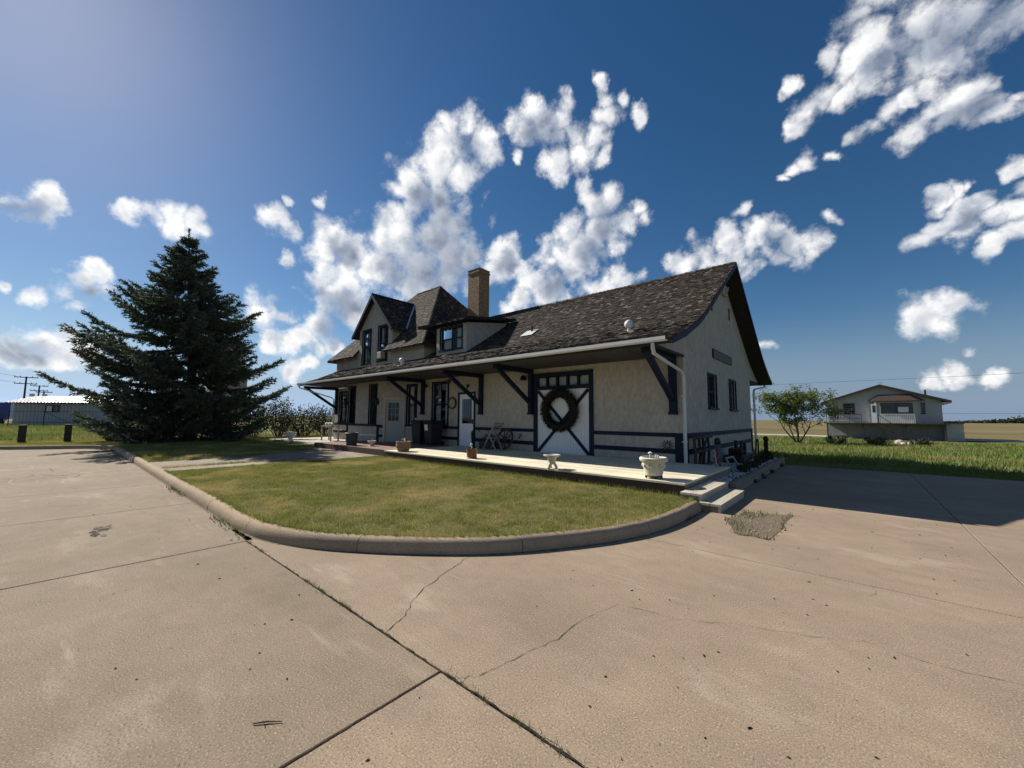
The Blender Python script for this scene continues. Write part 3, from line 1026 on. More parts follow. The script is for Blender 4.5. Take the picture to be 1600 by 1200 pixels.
def sheet(name, poly, z, mat, lbl, kind='structure', thick=0.1, parent=None):
    mb = MB().prism([(a, b, z - thick) for a, b in poly], (0, 0, thick))
    o = mb.build(name, mat, parent)
    return tag(o, lbl, None, None, kind) if parent is None else o


def scatter(poly, dens, z):
    xs, ys = [q[0] for q in poly], [q[1] for q in poly]
    A_ = (max(xs) - min(xs)) * (max(ys) - min(ys))
    n = int(A_ * dens)
    x, y = rng.uniform(min(xs), max(xs), n), rng.uniform(min(ys), max(ys), n)
    k = inside(poly, x, y)
    x, y = x[k], y[k]
    return np.stack([x, y, np.full(len(x), z)], 1)


sheet('lawn', lawn_poly, 0.125, M['turf'], 'mown front lawn, green with dry straw patches, inside the curved kerb')
P3 = scatter(lawn_poly, 5200, 0.125)
cl = 0.5 + 0.5 * np.sin(P3[:, 0] * 7.3 + 2 * np.sin(P3[:, 1] * 5.1)) * np.sin(P3[:, 1] * 8.7 + 2 * np.sin(P3[:, 0] * 4.3))
blades('lawn_grass', P3, rng.uniform(0.018, 0.042, len(P3)) * (0.75 + 1.1 * cl ** 3), 0.0085, M['lawn'], None, 0.9, 'short dry green grass of the front lawn')
# ragged longer blades along the kerb and the deck skirt
edge = np.concatenate([inner[(inner[:, 0] > -12.8)] + rng.normal(0, 0.02, (int((inner[:, 0] > -12.8).sum()), 2)) for _ in range(40)])
edge2 = np.stack([rng.uniform(-12.1, -2.4, 3500), 7.43 + rng.normal(0, 0.03, 3500)], 1)
e3 = np.concatenate([edge, edge2])
e3 = np.c_[e3, np.full(len(e3), 0.13)]
blades('edge_grass', e3, rng.uniform(0.04, 0.11, len(e3)), 0.008, M['lawn'], None, 0.9, 'untrimmed grass along the kerb and the deck')

inner_l = [tuple(q) for q in offset_in(kerb_line, 0.155) if q[0] < -15.7]
lawn2 = [(-15.75, 1.82), (-15.75, 4.4), (-17.0, 6.6), (-18.2, 7.9), (-19.0, 8.6), (-23.0, 8.6), (-25.2, 11.5), (-27.5, 15), (-33, 15), (-33, -6.5), (-30.3, -6.7)] + [tuple(q) for q in offset_in(kerb_left, 0.155)][2:] + inner_l
sheet('side_lawn', lawn2, 0.118, M['turf'], 'shaded lawn under the spruce beyond the path')
P3 = scatter(lawn2, 900, 0.118)
blades('side_lawn_grass', P3, rng.uniform(0.03, 0.075, len(P3)), 0.016, M['lawn'], None, 0.9, 'mown grass under and around the spruce')

# path from the kerb to the depot, paving, patio
path_poly = [(-15.7, 1.83), (-12.85, 1.83), (-12.85, 7.6), (-12.3, 7.72), (-17.9, 7.72), (-16.9, 6.6), (-15.7, 4.4)]
sheet('path', path_poly, 0.121, M['path'], 'shaded concrete path from the kerb up to the depot')
P3 = np.concatenate([np.stack([-13.72 + rng.normal(0, 0.06, 1500), rng.uniform(1.9, 5.4, 1500), np.full(1500, 0.12)], 1),
                     np.stack([-15.72 + rng.normal(0, 0.05, 700), rng.uniform(1.9, 4.4, 700), np.full(700, 0.12)], 1)])
blades('path_weeds', P3, rng.uniform(0.03, 0.09, len(P3)), 0.012, M['lawn'], None, 0.9, 'weedy strip growing along the path joint')
patio = sheet('patio', [(-25.4, 8.0), (-18.4, 8.0), (-18.4, 10.86), (-23.6, 10.86), (-25.4, 12.2)], 0.205, M['patio'], 'pale concrete patio at the far end of the depot', thick=0.15)
paving = tag(bpy.data.objects.new('paving', None), 'red brick paving in front of the depot bay', None, None, 'structure')
COL.objects.link(paving)
MB().box(-18.4, -12.25, 7.74, 10.86, 0.1, 0.318).build('bedding', M['dirt'], paving)
mb = MB()
y = 7.75
row = 0
while y < 10.8:
    x = -18.4 + (0.1 if row % 2 else 0)
    while x < -12.3:
        z = 0.331 + random.uniform(-.003, .003)
        x1 = min(x + 0.194, -12.26)
        mb.add([(x, y, z), (x1, y, z), (x1, y + .094, z), (x, y + .094, z), (x, y, .31), (x1, y, .31), (x1, y + .094, .31), (x, y + .094, .31)],
               [(0, 1, 2, 3), (0, 4, 5, 1), (1, 5, 6, 2), (2, 6, 7, 3), (3, 7, 4, 0)])
        x += 0.2
    y += 0.1
    row += 1
mb.build('brick', M['paver'], paving, recalc=False)['kind'] = 'stuff'
MB().box(-18.4, -12.2, 7.66, 7.74, 0.08, 0.335).build('edging_timber', M['skirt'], paving)

# crumbled, dirt-filled edge of the long joint, weeds in the joints, debris
ribbon([(-5.75, 1.6), (-4.6, 1.598), (-3.4, 1.602), (-2.4, 1.599), (-1.6, 1.601), (-0.4, 1.6)], 0.012, 0.034, 0.0032, 'joint_dirt', M['crack'], driveway, 0.006, 26, 61)
ribbon([(-1.93, 1.58), (-1.93, 0.9), (-1.93, -0.5)], 0.008, 0.018, 0.0034, 'joint_dirt', M['crack'], driveway, 0.004, 26, 62)
ribbon([(-5.6, 1.58), (-5.6, 0.0), (-5.6, -2.3)], 0.008, 0.02, 0.0034, 'joint_dirt', M['crack'], driveway, 0.004, 26, 63)
wx = rng.uniform(-5.6, -0.6, 1300)
wx = wx[rng.uniform(0, 1, 1300) < 0.12 + 0.88 * (np.sin(wx * 3.1) + 0.6 * np.sin(wx * 9.7) > 0.45)]
P3 = np.stack([wx, 1.6 + rng.normal(0, 0.013, len(wx)), np.full(len(wx), 0.002)], 1)
blades('joint_weeds', P3, rng.uniform(0.008, 0.035, len(P3)), 0.005, M['weed'], None, 1.3, 'small weeds growing along the driveway joint')
P3 = np.stack([rng.uniform(-1.5, -0.85, 900), rng.uniform(5.95, 7.6, 900), np.full(900, 0.004)], 1)
kk = inside(pp, P3[:, 0], P3[:, 1]) & ((np.sin(P3[:, 0] * 9 + 1) + np.cos(P3[:, 1] * 6.0)) > 0.35)
ring = np.array(pp + [pp[0]])
rt = rng.uniform(0, len(pp), 380)
ri = rt.astype(int)
rp_ = ring[ri] + (ring[ri + 1] - ring[ri]) * (rt - ri)[:, None] + rng.normal(0, 0.02, (380, 2))
P3 = np.concatenate([P3[kk], np.c_[rp_, np.full(380, 0.004)]])
P3 = P3[rng.uniform(0, 1, len(P3)) < 0.5]
blades('patch_weeds', P3, rng.uniform(0.02, 0.09, len(P3)), 0.013, M['weed'], None, 1.2, 'weeds growing from the broken patch of driveway')
P3 = np.stack([-2.02 + rng.normal(0, .05, 160), 6.4 + rng.normal(0, .12, 160), np.full(160, 0.0)], 1)
P3b = np.stack([rng.uniform(-13, -5.6, 500), 1.665 - np.abs(rng.normal(0, .05, 500)), np.full(500, 0.0)], 1)
P3b = P3b[(np.sin(P3b[:, 0] * 1.7) > 0.35)]
P3 = np.concatenate([P3, P3b])
blades('kerb_weeds', P3, rng.uniform(0.02, 0.09, len(P3)), 0.014, M['weed'], None, 1.3, 'dusty weeds at the foot of the kerb')
mb = MB()
for k in range(300):
    d_ = random.uniform(1.3, 12) ** 1.0
    a = R(random.uniform(-48, 48)) - YAW
    x, y = -math.sin(-a) * d_, math.cos(a) * d_
    x = math.sin(a) * d_
    if y > 1.5 and x < -2.2 or x > 8 or y > 16 or x < -26:
        continue
    s = random.uniform(0.0015, 0.0055) * (1 + d_ * 0.08)
    t = random.uniform(0, 6.28)
    el = random.uniform(1, 3.2)
    c_, s_ = math.cos(t), math.sin(t)
    q = [(-el, -.6), (0, -1), (el, -.2), (.5 * el, .9), (-.6 * el, .8)]
    mb.add([(x + (u * c_ - v * s_) * s, y + (u * s_ + v * c_) * s, 0.003) for u, v in q] + [(x, y, 0.003 + s * .9)],
           [(0, 1, 5), (1, 2, 5), (2, 3, 5), (3, 4, 5), (4, 0, 5)])
tag(mb.build('scattered_debris', M['crack'], recalc=False), 'bits of bark and grit scattered over the driveway', None, None, 'stuff')
tw = thing('twig', 'dark forked twig lying on the driveway near the front joint', 'twig', (-2.25, 0.78, 0.012))
MB().tube([(-2.29, 0.73, .006), (-2.25, 0.78, .008), (-2.20, 0.83, .006)], [.003, .004, .002], 6).build('stick', M['bark'], tw)
MB().tube([(-2.26, 0.77, .006), (-2.235, 0.762, .012)], [.003, .0015], 6).build('side_shoot', M['bark'], tw)

# verge: mown strip, then rough grass up to the neighbour's house
n = 26000
y = 16.25 + (rng.uniform(0, 1, n) ** 1.5) * 2.6
x = rng.uniform(-6, 9, n)
P3 = np.stack([x, y, gz(x, y)], 1)
blades('verge_grass', P3, rng.uniform(0.06, 0.13, n), 0.018, M['verge'], None, 0.9, 'mown grass verge behind the driveway')
n = 70000
y = 18.2 + (rng.uniform(0, 1, n)) * 36
x = rng.uniform(-0.28, 0.42, n) * y + rng.uniform(-3, 2, n)
hh = rng.uniform(0.05, 0.21, n) * (1 + 0.6 * (np.sin(x * 1.3 + y * .6) * np.sin(y * .9 - x * .4)))
P3 = np.stack([x, y, gz(x, y)], 1)
blades('rough_grass', P3, hh, 0.030 + y * 0.0007, M['verge'], None, 0.8, 'tall rough green grass between the driveway and the neighbouring house')
n = 34000
x = -33.2 - rng.uniform(0, 1, n) ** 1.3 * 55
y = rng.uniform(-0.30, 0.16, n) * -x * 0.75 + rng.uniform(-3, 4, n)
P3 = np.stack([x, y, gz(x, y)], 1)
blades('field_grass', P3, rng.uniform(0.10, 0.32, n), 0.05, M['verge'], None, 0.8, 'sunlit rough grass beyond the wooden posts')
road_l = MB()
xs = np.linspace(-60, 400, 60)
road_v = []
for x in xs:
    yc = 61.5 + 0.02 * x
    for o_ in (-1.7, 1.7):
        road_v.append((x, yc + o_, float(gz(x, yc + o_)) + 0.05))
road_l.add(road_v, [(2 * i, 2 * i + 2, 2 * i + 3, 2 * i + 1) for i in range(59)])
M['gravel'] = simple('pale_gravel_road', (0.40, 0.37, 0.32), 1.0, 0.15, 2.0)
tag(road_l.build('road', M['gravel'], recalc=False), 'pale gravel road along the field', None, None, 'structure')

# loose gravel in the broken patch
n = 160
q = np.stack([rng.uniform(-1.6, -0.75, n), rng.uniform(5.85, 7.75, n)], 1)
q = q[inside([(a * 1.0, b) for a, b in pp], q[:, 0] + rng.normal(0, .04, n), q[:, 1] + rng.normal(0, .04, n))]
n = len(q)
ov = np.array([(1, 0, 0), (-1, 0, 0), (0, 1, 0), (0, -1, 0), (0, 0, 1), (0, 0, -1)], float)
of = np.array([(0, 2, 4), (2, 1, 4), (1, 3, 4), (3, 0, 4), (2, 0, 5), (1, 2, 5), (3, 1, 5), (0, 3, 5)])
vv = ov[None] * rng.uniform(.6, 1.3, (n, 6, 1)) * rng.uniform(.004, .018, (n, 1, 1)) + np.c_[q, np.full(n, .006)][:, None, :]
o = np_mesh('loose_gravel', vv.reshape(-1, 3), (of[None] + (np.arange(n) * 6)[:, None, None]).reshape(-1, 3), M['kerb'], driveway)
o['kind'] = 'stuff'


# ------------------------------------------------------------------ the depot
W = 10.88          # front wall
XE = -3.40         # near end wall
XL = -23.5         # far end wall
YB = 19.75         # back wall
YR = 15.3          # ridge
PROF = [(8.58, 3.30), (9.48, 3.60), (10.43, 4.01), (10.85, 4.22), (11.5, 4.61), (12.22, 5.06), (13.42, 5.83), (14.45, 6.49), (15.3, 7.03)]
PY, PZ = np.array([q[0] for q in PROF]), np.array([q[1] for q in PROF])


def roofz(y):
    y = np.where(np.asarray(y) > YR, 2 * YR - np.asarray(y), y)
    return np.interp(y, PY, PZ)


depot = thing('railway_depot', 'old cream stucco railway depot with shingle roof, navy trim and wide bracketed eaves', 'depot', (-13.4, 15.0, 0.0))
FF = Fr((0, W, 0), (1, 0, 0), (0, -1, 0))
FE = Fr((XE, 0, 0), (0, 1, 0), (1, 0, 0))
s2 = math.sqrt(0.5)
FB = Fr((0, 9.98, 0), (1, 0, 0), (0, -1, 0))
FBR = Fr((-17.0, 9.98, 0), (s2, s2, 0), (s2, -s2, 0))
FBL = Fr((-21.0, W, 0), (s2, -s2, 0), (-s2, -s2, 0))
FD = Fr((0, W - 0.012, 0), (1, 0, 0), (0, -1, 0))

H_front = [(-8.32, -6.20, 0.34, 2.93), (-12.31, -11.45, 0.36, 2.45), (-14.09, -13.07, 1.14, 2.98), (-16.02, -15.33, 1.14, 2.98), (-22.9, -22.06, 1.2, 2.89)]
H_end = [(13.2, 14.1, 1.87, 2.90), (15.95, 16.9, 1.87, 2.92)]
wall = MB()
FF.panel(wall, XL, XE, 0.0, 4.22, H_front)
FE.panel(wall, W, YB, 0.0, 3.22, H_end)
ys = np.linspace(8.75, 2 * YR - 8.75, 60)
for a, b in zip(ys[:-1], ys[1:]):
    za, zb = float(roofz(a)) - 0.10, float(roofz(b)) - 0.10
    wall.add([(XE, a, 3.22), (XE, b, 3.22), (XE, b, zb), (XE, a, za)], [(0, 1, 2, 3)])
wall.add([(XL, W, 0), (XL, YB, 0), (XL, YB, 4.3), (XL, W, 4.3)], [(0, 1, 2, 3)])
wall.add([(XL, YB, 0), (XE, YB, 0), (XE, YB, 4.2), (XL, YB, 4.2)], [(0, 1, 2, 3)])
wall.build('wall', M['stucco'], depot, recalc=False)
bw = MB()
H_bay = [(-20.0, -19.32, 1.15, 3.03), (-17.9, -17.25, 1.15, 3.03)]
FB.panel(bw, -20.1, -17.0, 0.1, 3.2, H_bay)
FBR.panel(bw, 0, 1.27, 0.1, 3.2, [(0.30, 1.10, 0.34, 2.33)])
FBL.panel(bw, 0, 1.27, 0.1, 3.2, [(0.30, 0.95, 1.15, 2.95)])
bw.build('bay_wall', M['stucco'], depot, recalc=False)
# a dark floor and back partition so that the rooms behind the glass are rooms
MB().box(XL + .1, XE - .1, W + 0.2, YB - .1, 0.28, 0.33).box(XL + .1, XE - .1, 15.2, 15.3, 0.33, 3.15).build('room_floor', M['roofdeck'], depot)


def window(fr, u0, u1, z0, z1, cols, rows, casing=0.07, curtain=0, mat='navy', d0=0.06):
    mb = MB()
    c = casing
    fr.box(mb, u0 - c, u0, z0 - c, z1 + c, -0.01, 0.035)
    fr.box(mb, u1, u1 + c, z0 - c, z1 + c, -0.01, 0.035)
    fr.box(mb, u0, u1, z1, z1 + c, -0.01, 0.037)
    o = mb.build('window', M[mat], depot)
    sl = MB()
    fr.box(sl, u0 - c - .03, u1 + c + .03, z0 - c, z0, -0.01, 0.075)
    sl.build('sill', M[mat], o)
    sb = MB()
    s = 0.045
    fr.box(sb, u0, u0 + s, z0, z1, -d0 - .02, -d0 + .02)
    fr.box(sb, u1 - s, u1, z0, z1, -d0 - .02, -d0 + .02)
    fr.box(sb, u0 + s, u1 - s, z0, z0 + s, -d0 - .02, -d0 + .02)
    fr.box(sb, u0 + s, u1 - s, z1 - s, z1, -d0 - .02, -d0 + .02)
    iu = np.linspace(u0 + s, u1 - s, cols + 1)
    iz = np.linspace(z0 + s, z1 - s, rows + 1)
    for k in range(1, cols):
        fr.box(sb, iu[k] - .016, iu[k] + .016, z0 + s, z1 - s, -d0 - .015, -d0 + .015)
    for k in range(1, rows):
        wd = .028 if rows == 2 or k == rows // 2 else .014
        fr.box(sb, u0 + s, u1 - s, iz[k] - wd, iz[k] + wd, -d0 - .018, -d0 + .018)
    sb.build('sash', M[mat], o)
    for i in range(cols):
        for j in range(rows):
            pn = MB()
            tl = random.uniform(-.002, .002)
            pn.add([fr.P(iu[i], iz[j], -d0 - .004), fr.P(iu[i + 1], iz[j], -d0 - .004 + tl), fr.P(iu[i + 1], iz[j + 1], -d0 - .004 + tl), fr.P(iu[i], iz[j + 1], -d0 - .004)], [(0, 1, 2, 3)])
            pn.build('pane', M['glass'], o)
    for k in range(curtain):
        cu = MB()
        a, b = (u0 + .02, u0 + (u1 - u0) * .36) if k == 0 else (u1 - (u1 - u0) * .36, u1 - .02)
        n = 14
        vv = []
        for q in range(n + 1):
            t = q / n
            vv += [fr.P(a + (b - a) * t, z0 + .03, -d0 - .12 + .02 * math.sin(t * 22)), fr.P(a + (b - a) * t, z1 - .03, -d0 - .12 + .02 * math.sin(t * 22))]
        cu.add(vv, [(2 * q, 2 * q + 2, 2 * q + 3, 2 * q + 1) for q in range(n)])
        cu.build('curtain', M['curtain'], o, smooth=True, recalc=False)
    return o


window(FF, -14.09, -13.07, 1.14, 2.98, 2, 2, curtain=2)
window(FF, -16.02, -15.33, 1.14, 2.98, 1, 2)
window(FF, -22.9, -22.06, 1.2, 2.89, 1, 2, curtain=2)
window(FB, -20.0, -19.32, 1.15, 3.03, 1, 2, casing=0.05)
window(FB, -17.9, -17.25, 1.15, 3.03, 1, 2, casing=0.05)
window(FBL, 0.30, 0.95, 1.15, 2.95, 1, 2)
window(FE, 13.2, 14.1, 1.87, 2.90, 2, 2, casing=0.06, curtain=2)
window(FE, 15.95, 16.9, 1.87, 2.92, 2, 2, casing=0.06, curtain=2)


def trim(fr, u0, u1, z0, z1, d=0.028, name='trim_board', mat='navy'):
    mb = MB()
    fr.box(mb, u0, u1, z0, z1, -0.005, d)
    return mb.build(name, M[mat], depot)


for (a, b) in ((-6.08, -3.66), (-11.37, -8.44), (-15.24, -12.39), (XL + .02, -21.05)):
    trim(FF, a, b, 1.02, 1.13)
    trim(FF, a, b, 0.575, 0.70)
trim(FF, -3.66, XE + 0.03, 0.25, 1.13, 0.03, 'corner_board')
trim(FE, W - 0.028, W + 0.2, 0.25, 1.13, 0.03, 'corner_board')
trim(FE, W + 0.2, YB - 0.2, 1.00, 1.13)
trim(FE, W + 0.2, YB - 0.2, 0.56, 0.70)
trim(FE, YB - 0.2, YB + 0.02, 0.15, 1.13, 0.03, 'corner_board')
trim(FE, W, W + 0.10, 1.13, 3.30, 0.012, 'corner_strip', 'trim_beige')
# bay skirting: ledge under the windows, corner boards
trim(FB, -20.15, -16.95, 1.05, 1.14, 0.06, 'ledge')
trim(FB, -17.14, -16.98, 0.2, 1.05, 0.03, 'corner_board')
trim(FB, -20.12, -19.97, 0.2, 1.05, 0.03, 'corner_board')
trim(FB, -19.9, -17.2, 0.60, 0.66, 0.02, 'trim_board', 'white_paint')
trim(FBR, 0.0, 0.22, 0.98, 1.13, 0.03)
trim(FBR, 0.0, 0.22, 0.55, 0.68, 0.03)

# freight door: transom lights, plank door with crossed navy braces
fd = MB()
FF.box(fd, -8.42, -8.28, 0.30, 3.03, -0.02, 0.05)
FF.box(fd, -6.24, -6.10, 0.30, 3.03, -0.02, 0.05)
FF.box(fd, -8.28, -6.24, 2.90, 3.03, -0.02, 0.05)
FF.box(fd, -8.28, -6.24, 2.46, 2.58, -0.02, 0.045)
FD_door = fd.build('freight_door', M['navy'], depot, label='white plank freight door with crossed navy braces')
tu = np.linspace(-8.28, -6.24, 6)
for k in range(1, 5):
    tb = MB()
    FF.box(tb, tu[k] - .035, tu[k] + .035, 2.58, 2.90, -.05, .02)
    tb.build('transom_bar', M['navy'], FD_door)
for k in range(5):
    pn = MB()
    pn.add([FF.P(tu[k], 2.58, -.03), FF.P(tu[k + 1], 2.58, -.03), FF.P(tu[k + 1], 2.90, -.03), FF.P(tu[k], 2.90, -.03)], [(0, 1, 2, 3)])
    pn.build('pane', M['glass'], FD_door)
    cu = MB()
    FF.box(cu, tu[k] + .04, tu[k + 1] - .04, 2.6, 2.88, -.10, -.08)
    cu.build('blind', M['curtain'], FD_door)
nb = 20
pu = np.linspace(-8.28, -6.24, nb + 1)
for k in range(nb):
    b_ = MB()
    FF.box(b_, pu[k] + .004, pu[k + 1] - .004, 0.34, 2.46, -0.05, -0.012 + random.uniform(-.002, .002))
    b_.build('plank', M['door_white'], FD_door)
bk = MB()
FF.box(bk, -8.28, -6.24, 0.34, 2.46, -0.07, -0.051)
bk.build('door_backing', M['roofdeck'], FD_door)
br = MB()
FF.bar(br, (-8.24, 2.42), (-6.28, 0.38), 0.10, -0.012, 0.02)
br.build('brace', M['navy'], FD_door)
br = MB()
FF.bar(br, (-8.24, 0.38), (-6.28, 2.42), 0.10, -0.010, 0.023)
br.build('brace', M['navy'], FD_door)

# white side door with a dark pane
wd = MB()
FF.box(wd, -12.39, -12.31, 0.33, 2.53, -0.02, 0.035)
FF.box(wd, -11.45, -11.37, 0.33, 2.53, -0.02, 0.035)
FF.box(wd, -12.31, -11.45, 2.45, 2.53, -0.02, 0.035)
wdo = wd.build('side_door', M['navy'], depot, label='white door with one large dark pane')
lf = MB()
FF.box(lf, -12.31, -12.17, 0.36, 2.45, -0.04, 0.0)
FF.box(lf, -11.57, -11.45, 0.36, 2.45, -0.04, 0.0)
FF.box(lf, -12.17, -11.57, 2.25, 2.45, -0.04, 0.0)
FF.box(lf, -12.17, -11.57, 0.36, 1.26, -0.04, 0.0)
lf.build('leaf', M['door_white'], wdo)
gl = MB()
FF.box(gl, -12.17, -11.57, 1.26, 2.25, -0.026, -0.02)
gl.build('pane', M['glass'], wdo)
gb = MB()
for k in range(1, 5):
    FF.box(gb, -12.17 + .12 * k - .004, -12.17 + .12 * k + .004, 1.26, 2.25, -0.016, -0.01)
for k in range(1, 6):
    FF.box(gb, -12.17, -11.57, 1.26 + .165 * k - .004, 1.26 + .165 * k + .004, -0.0155, -0.0105)
gb.build('grille', M['black_iron'], wdo)
hd = MB()
FF.box(hd, -11.54, -11.50, 1.24, 1.44, 0.0, 0.02)
hd.tube([FF.P(-11.52, 1.36, .01), FF.P(-11.52, 1.36, .06), FF.P(-11.62, 1.36, .065)], .012, 8)
hd.build('handle', M['black_iron'], wdo)

# grey door in the angled side of the bay
gd = MB()
FBR.box(gd, 0.20, 0.30, 0.30, 2.43, -0.02, 0.035)
FBR.box(gd, 1.10, 1.20, 0.30, 2.43, -0.02, 0.035)
FBR.box(gd, 0.30, 1.10, 2.33, 2.43, -0.02, 0.035)
gdo = gd.build('bay_door', M['trim_beige'], depot, label='grey-green door with nine small panes in beige frame')
lf = MB()
FBR.box(lf, 0.30, 0.42, 0.34, 2.33, -0.05, -0.01)
FBR.box(lf, 0.92, 1.10, 0.34, 2.33, -0.05, -0.01)
FBR.box(lf, 0.42, 0.92, 2.18, 2.33, -0.05, -0.01)
FBR.box(lf, 0.42, 0.92, 0.34, 1.32, -0.05, -0.01)
lf.build('leaf', M['door_grey'], gdo)
mu = MB()
for k in (1, 2):
    FBR.box(mu, 0.42 + .5 * k / 3 - .01, 0.42 + .5 * k / 3 + .01, 1.32, 2.18, -.032, -.012)
    FBR.box(mu, 0.42, 0.92, 1.32 + .86 * k / 3 - .01, 1.32 + .86 * k / 3 + .01, -.033, -.0135)
mu.build('muntin', M['door_grey'], gdo)
for i in range(3):
    for j in range(3):
        pn = MB()
        FBR.box(pn, 0.42 + .5 * i / 3, 0.42 + .5 * (i + 1) / 3, 1.32 + .86 * j / 3, 1.32 + .86 * (j + 1) / 3, -.029, -.025)
        pn.build('pane', M['glass'], gdo)

# upper storey: low stucco walls under the hipped roof, wall dormer, shed dormer
UX0, UX1, UY1 = -23.5, -14.85, 18.0
GX0, GX1 = -20.83, -17.53
GXM = -19.18
uw = MB()
H_g = [(-20.43, -19.60, 4.38, 6.21), (-18.80, -17.96, 4.42, 6.25)]
uw.add([(UX0, W, 4.1), (GX0, W, 4.1), (GX0, W, 5.1), (UX0, W, 5.1)], [(0, 1, 2, 3)])
uw.add([(GX1, W, 4.1), (UX1, W, 4.1), (UX1, W, 5.1), (GX1, W, 5.1)], [(0, 1, 2, 3)])
FD.panel(uw, GX0, GX1, 4.1, 6.30, H_g)
uw.add([FD.P(GX0, 6.30), FD.P(GX1, 6.30), FD.P(GXM, 7.97)], [(0, 1, 2)])
for gx in (GX0, GX1):
    uw.add([(gx, W - .012, 4.1), (gx, 13.0, 4.1), (gx, 13.0, 6.35), (gx, W - .012, 6.35)], [(0, 1, 2, 3)])
uw.add([(UX1, W, 4.0), (UX1, UY1, 4.0), (UX1, UY1, 5.1), (UX1, W, 5.1)], [(0, 1, 2, 3)])
uw.add([(UX0, W, 4.0), (UX0, UY1, 4.0), (UX0, UY1, 5.1), (UX0, W, 5.1)], [(0, 1, 2, 3)])
uw.add([(UX0, UY1, 4.0), (UX1, UY1, 4.0), (UX1, UY1, 5.1), (UX0, UY1, 5.1)], [(0, 1, 2, 3)])
uw.build('upper_wall', M['stucco'], depot, recalc=False)
window(FD, -20.43, -19.60, 4.38, 6.21, 2, 2, casing=0.06, curtain=2)
window(FD, -18.80, -17.96, 4.42, 6.25, 2, 2, casing=0.06, curtain=2)
gv_ = MB()
FD.box(gv_, GXM - .11, GXM + .11, 7.05, 7.40, -.01, .03)
gv_.build('gable_vent', M['trim_beige'], depot)
DX0, DX1 = -13.92, -11.95
dw = MB()
FD.panel(dw, DX0, DX1, 4.1, 5.45, [(-13.62, -12.24, 4.40, 5.36)])
for dx in (DX0, DX1):
    dw.add([(dx, W - .012, 4.1), (dx, 13.3, 4.1), (dx, 13.3, 5.85), (dx, W - .012, 5.45)], [(0, 1, 2, 3)])
dw.build('shed_dormer_wall', M['stucco'], depot, recalc=False)
window(FD, -13.62, -12.24, 4.40, 5.36, 2, 2, casing=0.05, curtain=2)
# air conditioner in the dormer window
ac = MB()
FD.box(ac, -18.55, -18.2, 4.5, 4.85, -0.05, 0.22)
ac.build('air_conditioner', M['trim_beige'], depot, bevel=0.02)

# roof bodies
roof = MB()
outer = [(y, z - 0.03) for y, z in PROF] + [(2 * YR - y, z - 0.03) for y, z in reversed(PROF[:-1])]
innr = [(y, z - 0.13) for y, z in outer]
for i in range(len(outer) - 1):
    (ya, za), (yb, zb) = outer[i], outer[i + 1]
    (yc, zc), (yd, zd_) = innr[i], innr[i + 1]
    x0 = -17.6 if ya >= 10.8 else -22.85 - (ya - 8.58) * 0.28
    x0b = -17.6 if ya >= 10.8 else -22.85 - (yb - 8.58) * 0.28
    if ya > 19:
        x0 = x0b = -17.6
    roof.add([(x0, ya, za), (-2.9, ya, za), (-2.9, yb, zb), (x0b, yb, zb), (x0, yc, zc), (-2.9, yc, zc), (-2.9, yd, zd_), (x0b, yd, zd_)],
             [(0, 1, 2, 3), (4, 7, 6, 5), (0, 4, 5, 1), (1, 5, 6, 2), (2, 6, 7, 3), (3, 7, 4, 0)])
roof_o = roof.build('roof', M['roofdeck'], depot, recalc=False)
HE, HX0, HX1, HY0, HY1 = 4.82, -23.95, -14.4, 10.5, 18.2
RX0, RX1, RYY, RZ = -20.4, -18.15, 14.35, 9.23
hip = MB()
th = Vector((0, 0, -0.10))
c00, c10, c11, c01 = Vector((HX0, HY0, HE)), Vector((HX1, HY0, HE)), Vector((HX1, HY1, HE)), Vector((HX0, HY1, HE))
r0, r1 = Vector((RX0, RYY, RZ)), Vector((RX1, RYY, RZ))


def on_front(x, y):
    return Vector((x, y, HE + (RZ - HE) * (y - HY0) / (RYY - HY0)))


YC = 11.45


def hipl(y):
    return HX0 + (RX0 - HX0) * (y - HY0) / (RYY - HY0)


def hipr(y):
    return HX1 + (RX1 - HX1) * (y - HY0) / (RYY - HY0)


faces = [[on_front(HX0, HY0), on_front(GX0 - .02, HY0), on_front(GX0 - .02, YC), on_front(hipl(YC), YC)],
         [on_front(GX1 - .22, HY0), on_front(HX1, HY0), on_front(hipr(YC), YC), on_front(GX1 - .22, YC)],
         [on_front(hipl(YC), YC), on_front(hipr(YC), YC), r1, r0],
         [c10, c11, r1], [c11, c01, r0, r1], [c01, c00, r0]]
for fc in faces:
    hip.prism(fc, th)
hip_o = hip.build('hip_roof', M['roofdeck'], depot)
gr = MB()
GZ0, GZ1, GH = 5.97, 8.08, 2.03
GY = 10.60


def gable_back(z):
    return HY0 + (z - HE) * (RYY - HY0) / (RZ - HE)


for sg in (-1, 1):
    fc = [(GXM + sg * GH, GY, GZ0), (GXM, GY, GZ1), (GXM, gable_back(GZ1) + .1, GZ1), (GXM + sg * GH, gable_back(GZ0) + .1, GZ0)]
    gr.prism([Vector(q) - Vector((0, 0, .02)) for q in fc], th)
gr_o = gr.build('gable_roof', M['roofdeck'], depot)
sr = MB()
sr.prism([(-14.85, 10.48, 5.47), (-11.62, 10.48, 5.47), (-11.62, 13.65, 5.98), (-14.85, 13.65, 5.98)], (0, 0, 0.09))
sr_o = sr.build('shed_roof', M['roofdeck'], depot)
for k in range(7):
    MB().beam((-13.8 + .3 * k, 10.55, 5.44), (-13.8 + .3 * k, 10.86, 5.47), .05, .09).build('rafter_tail', M['navy'], sr_o)


